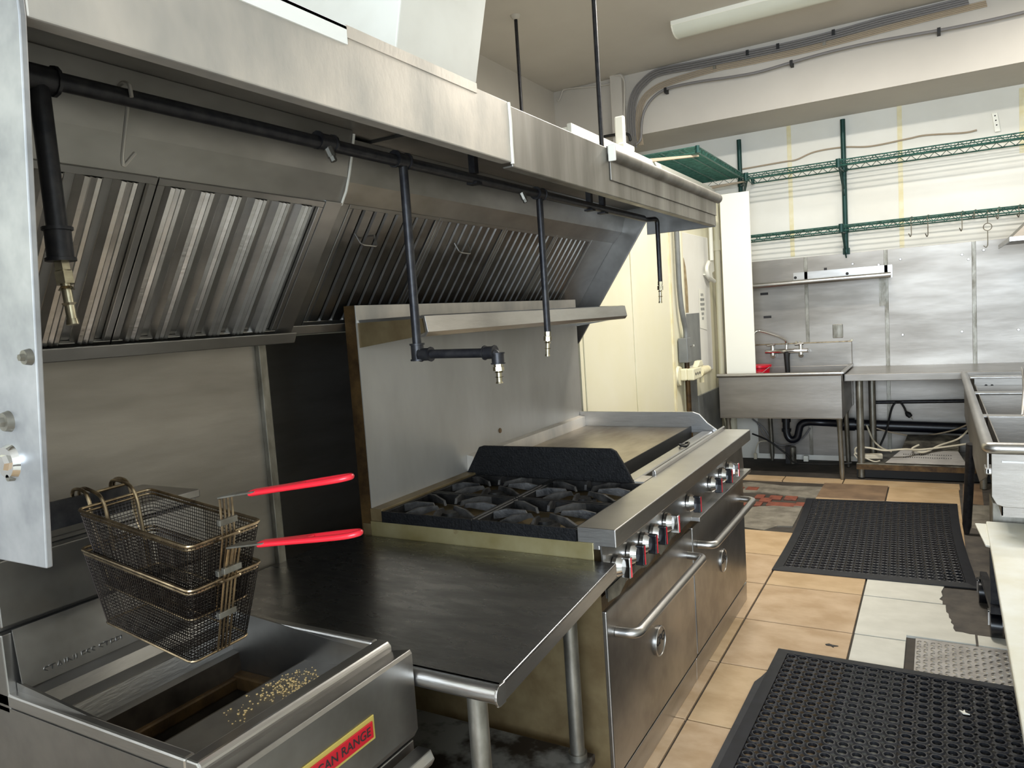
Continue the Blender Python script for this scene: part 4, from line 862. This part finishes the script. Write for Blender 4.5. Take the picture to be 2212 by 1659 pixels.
MB().tube(bend([(XW+.06,7.10,1.98),(XW+.06,7.0,1.92),(XW+.06,7.05,1.84),(XW+.06,7.28,1.80)],.04), .018, 8).build('arm', BOARDW, hs, smooth=True)
MB().prism([(7.02,1.86),(7.2,1.99),(7.32,2.0),(7.34,1.9),(7.25,1.88),(7.3,1.8),(7.2,1.8)], 'x', XW+.02, XW+.05).build('plate', BOARDW, hs, bevel=.004)
cp = thing('wall_pipe', 'cream painted pipe running down the wall corner beside the white board', 'pipe', (XW+.05,7.45,0.4))
MB().tube(bend([(XW+.06,7.42,2.62),(XW+.06,7.42,1.0),(XW+.07,7.35,.55),(XW+.12,7.3,.42),(XW+.16,7.2,.35)],.08), .028, 10).build('tube', WALLC, cp, smooth=True)
MB().cyl((XW+.06,7.42,2.1),(XW+.06,7.42,2.2),.036,n=10).cyl((XW+.06,7.42,.68),(XW+.06,7.42,.73),.036,n=10).build('joint', WALLC, cp, smooth=True)
MB().cyl((XW+.05,7.25,2.62),(XW+.05,7.25,2.0),.02,n=10).build('branch', BOARDW, cp, smooth=True)
tag(MB().cyl((XW+.10,7.60,.05),(XW+.10,7.60,2.60),.045,n=12).build('corner_pipe', WALLC, smooth=True), 'thick cream vertical pipe in the corner of the far wall', 'pipe')
bkb = thing('ceiling_bracket', 'white painted hanger bracket standing on top of the walk-in box', 'bracket', (-1.95,5.2,2.7))
bx(-1.97,-1.90,5.12,5.16,2.721,2.95).build('upright', BOARDW, bkb, bevel=.01); bx(-1.95,-1.89,5.10,5.3,2.718,2.76).build('foot', BOARDW, bkb, bevel=.01)

# ================================================================== CEILING: FIXTURE, CABLES
def fixture(x0, x1, y, lit, label, z=ZC):
    t_ = thing('ceiling_light', label, 'light', ((x0+x1)/2, y, z))
    bx(x0, x1, y-.13, y+.13, z-.035, z).build('housing', BOARDW, t_, bevel=.004)
    pr = [(y-.125,z-.035)]+[(y-.125+.25*k/8, z-.035-.06*math.sin(math.pi*k/8)**.6) for k in range(1,8)]+[(y+.125,z-.035)]
    MB().prism(pr, 'x', x0+.01, x1-.01).build('lens_offscreen' if lit else 'lens', LENSON if lit else LENS, t_, smooth=True)
    MB().prism([(a, b2-.002) for a, b2 in pr], 'x', x0, x0+.012).build('end_cap', BOARDW, t_); MB().prism([(a, b2-.002) for a, b2 in pr], 'x', x1-.012, x1).build('end_cap', BOARDW, t_)
    if lit:
        l = area('tube_light_offscreen', ((x0+x1)/2, y, z-.11), (0,0,0), x1-x0, .22, lit, TUBE); l.parent = t_; l.location = (0,0,-.11)
    return t_
fixture(-1.77, -.55, 6.05, 0, 'unlit ceiling light with clear wrap lens beside the soffit cables')
fixture(-1.18, .02, 5.0, 115, 'lit fluorescent ceiling light above the far end of the range')
fixture(.75, 1.95, 6.0, 42, 'lit fluorescent ceiling light above the pot sink corner')
YS = 6.93
def cb(pl, r, m, label, group, y=YS, clips=()):
    pts = [tuple(aty(px, py, y)) for px, py in pl]
    o = cord(pts, r, m, label, 'cable', group, 'cable', 7)
    for px, py in clips:
        q = aty(px, py, y-.01); MB().box(q.x-.012,q.x+.012,y-.016,6.953,q.z-.03,q.z+.015).build('cable_clip', GALV if m != CABLEG else BLACK, o)
    return o
def side(pl, d_):
    out = []
    for i in range(len(pl)):
        a, b2 = Vector(pl[max(0,i-1)]), Vector(pl[min(len(pl)-1,i+1)]); t_ = (b2-a).normalized()
        out.append((pl[i][0]-t_.y*d_, pl[i][1]+t_.x*d_))
    return out
DK = [(x_, y_+8) for x_, y_ in [(1361,312),(1358,270),(1358,225),(1366,192),(1385,166),(1420,142),(1500,126),(1600,106),(1700,85),(1800,60),(1900,32),(2000,8),(2090,-14)]]
BG = [(x_, y_+6) for x_, y_ in [(1378,308),(1374,262),(1378,222),(1398,192),(1440,168),(1540,138),(1600,126),(1700,105),(1780,86),(1900,54),(2000,28),(2130,-4)]]
for k in range(4):
    cb(side(DK, 4.6*k), .008, CABLEG, 'dark grey cable in the thick bundle curving up the soffit', 'dark grey ceiling cables', 6.917, ((1800,68),(1614,112),(1680,98)) if k == 1 else ())
for k in range(4):
    cb(side(BG, 3.6*k), .006, CABLEB, 'thin beige wire in the loose bundle along the soffit', 'beige soffit wires', 6.940, ((1543,142),(1780,90)) if k == 1 else ())
cb([(1374,312),(1384,300),(1386,268),(1392,240),(1410,212),(1440,192),(1500,178),(1580,166),(1640,155),(1712,134),(1800,110),(1900,88),(2030,65),(2130,45),(2230,22)], .012, CABLEG, 'single grey conduit cable clipped in a long sweep across the soffit', None, 6.893, ((1437,193),(1709,134),(2028,64)))
cord([tuple(atx(x,y,XL+.02)) if x < 1196 else tuple(aty(x,y,YS)) for x,y in ((1030,108),(1060,124),(1118,150),(1160,173),(1185,182))]+[tuple(aty(x,y,YS if x < 1320 else 6.85)) for x,y in ((1205,184),(1240,182),(1290,172),(1335,162),(1345,169),(1349,186),(1348,260),(1350,305))], .008, TAUPE, 'thin painted wire following the ceiling corner behind the hood', 'cable', None, 'cable')
cord([tuple(aty(x,y,YS)) for x,y in ((1202,212),(1206,218),(1212,206),(1218,194),(1244,190),(1290,186),(1322,180))], .008, TAUPE, 'painted wire with a loose curled end below the ceiling', 'cable', None, 'cable')
cord([tuple(aty(x,y,6.83)) for x,y in ((1275,303),(1300,296),(1352,289),(1362,304))], .014, CABLEK, 'short black cable end sticking out above the walk-in box', 'cable', None, 'cable')
cord([tuple(aty(x,y,YS)) for x,y in ((1860,0),(1814,-20),(1816,12),(1808,35),(1796,54))][1:], .012, TAUPE, 'painted flexible cable dropping from the ceiling to the bundle', 'cable', None, 'cable')
cord([tuple(aty(x,y,YF-.009)) for x,y in ((1600,366),(1690,350),(1720,345),(1760,328),(1820,318),(1880,316),(1960,300),(2000,292),(2080,287),(2110,281))], .008, CABLEB, 'beige wires stapled along the wall above the upper green shelf', 'cable', None, 'cable')
for px,py in ((2150,262),(1678,352),(1914,308)):
    q = aty(px,py,YF); 
br = thing('wall_bracket', 'perforated white metal bracket above the upper green shelf', 'bracket', tuple(aty(2150,270,YF-.01)))
q = aty(2148,245,YF); q2 = aty(2155,285,YF); MB().hexa([(q2.x-.02,YF-.02,q2.z),(q2.x+.02,YF-.02,q2.z),(q2.x+.02,YF-.001,q2.z),(q2.x-.02,YF-.001,q2.z),(q.x-.02,YF-.02,q.z),(q.x+.02,YF-.02,q.z),(q.x+.02,YF-.001,q.z),(q.x-.02,YF-.001,q.z)]).build('strap', BOARDW, br, bevel=.002)
for t in (.35,.6,.85):
    c_ = q2.lerp(q,t); MB().cyl((c_.x,YF-.022,c_.z),(c_.x,YF-.019,c_.z),.006,n=8).build('slot', INK, br)
# litter
p = atz(1795,1396,0); tag(MB().prism([(p.x-.025,p.y+.01),(p.x-.01,p.y+.02),(p.x+.005,p.y+.012),(p.x+.03,p.y+.01),(p.x+.012,p.y),(p.x+.012,p.y-.012),(p.x,p.y),(p.x-.02,p.y)], 'z', 0, .003).build('debris_scrap', INK), 'small dark ragged scrap on the beige tile', 'scrap')
p = atz(2080,1540,.013); tag(MB().prism([(p.x-.012,p.y+.012),(p.x,p.y+.006),(p.x+.006,p.y+.02),(p.x+.008,p.y),(p.x+.022,p.y-.008),(p.x,p.y-.01)], 'z', .013, .017).build('paper_scrap', PAPER), 'tiny white paper scrap on the holed rubber mat', 'scrap')
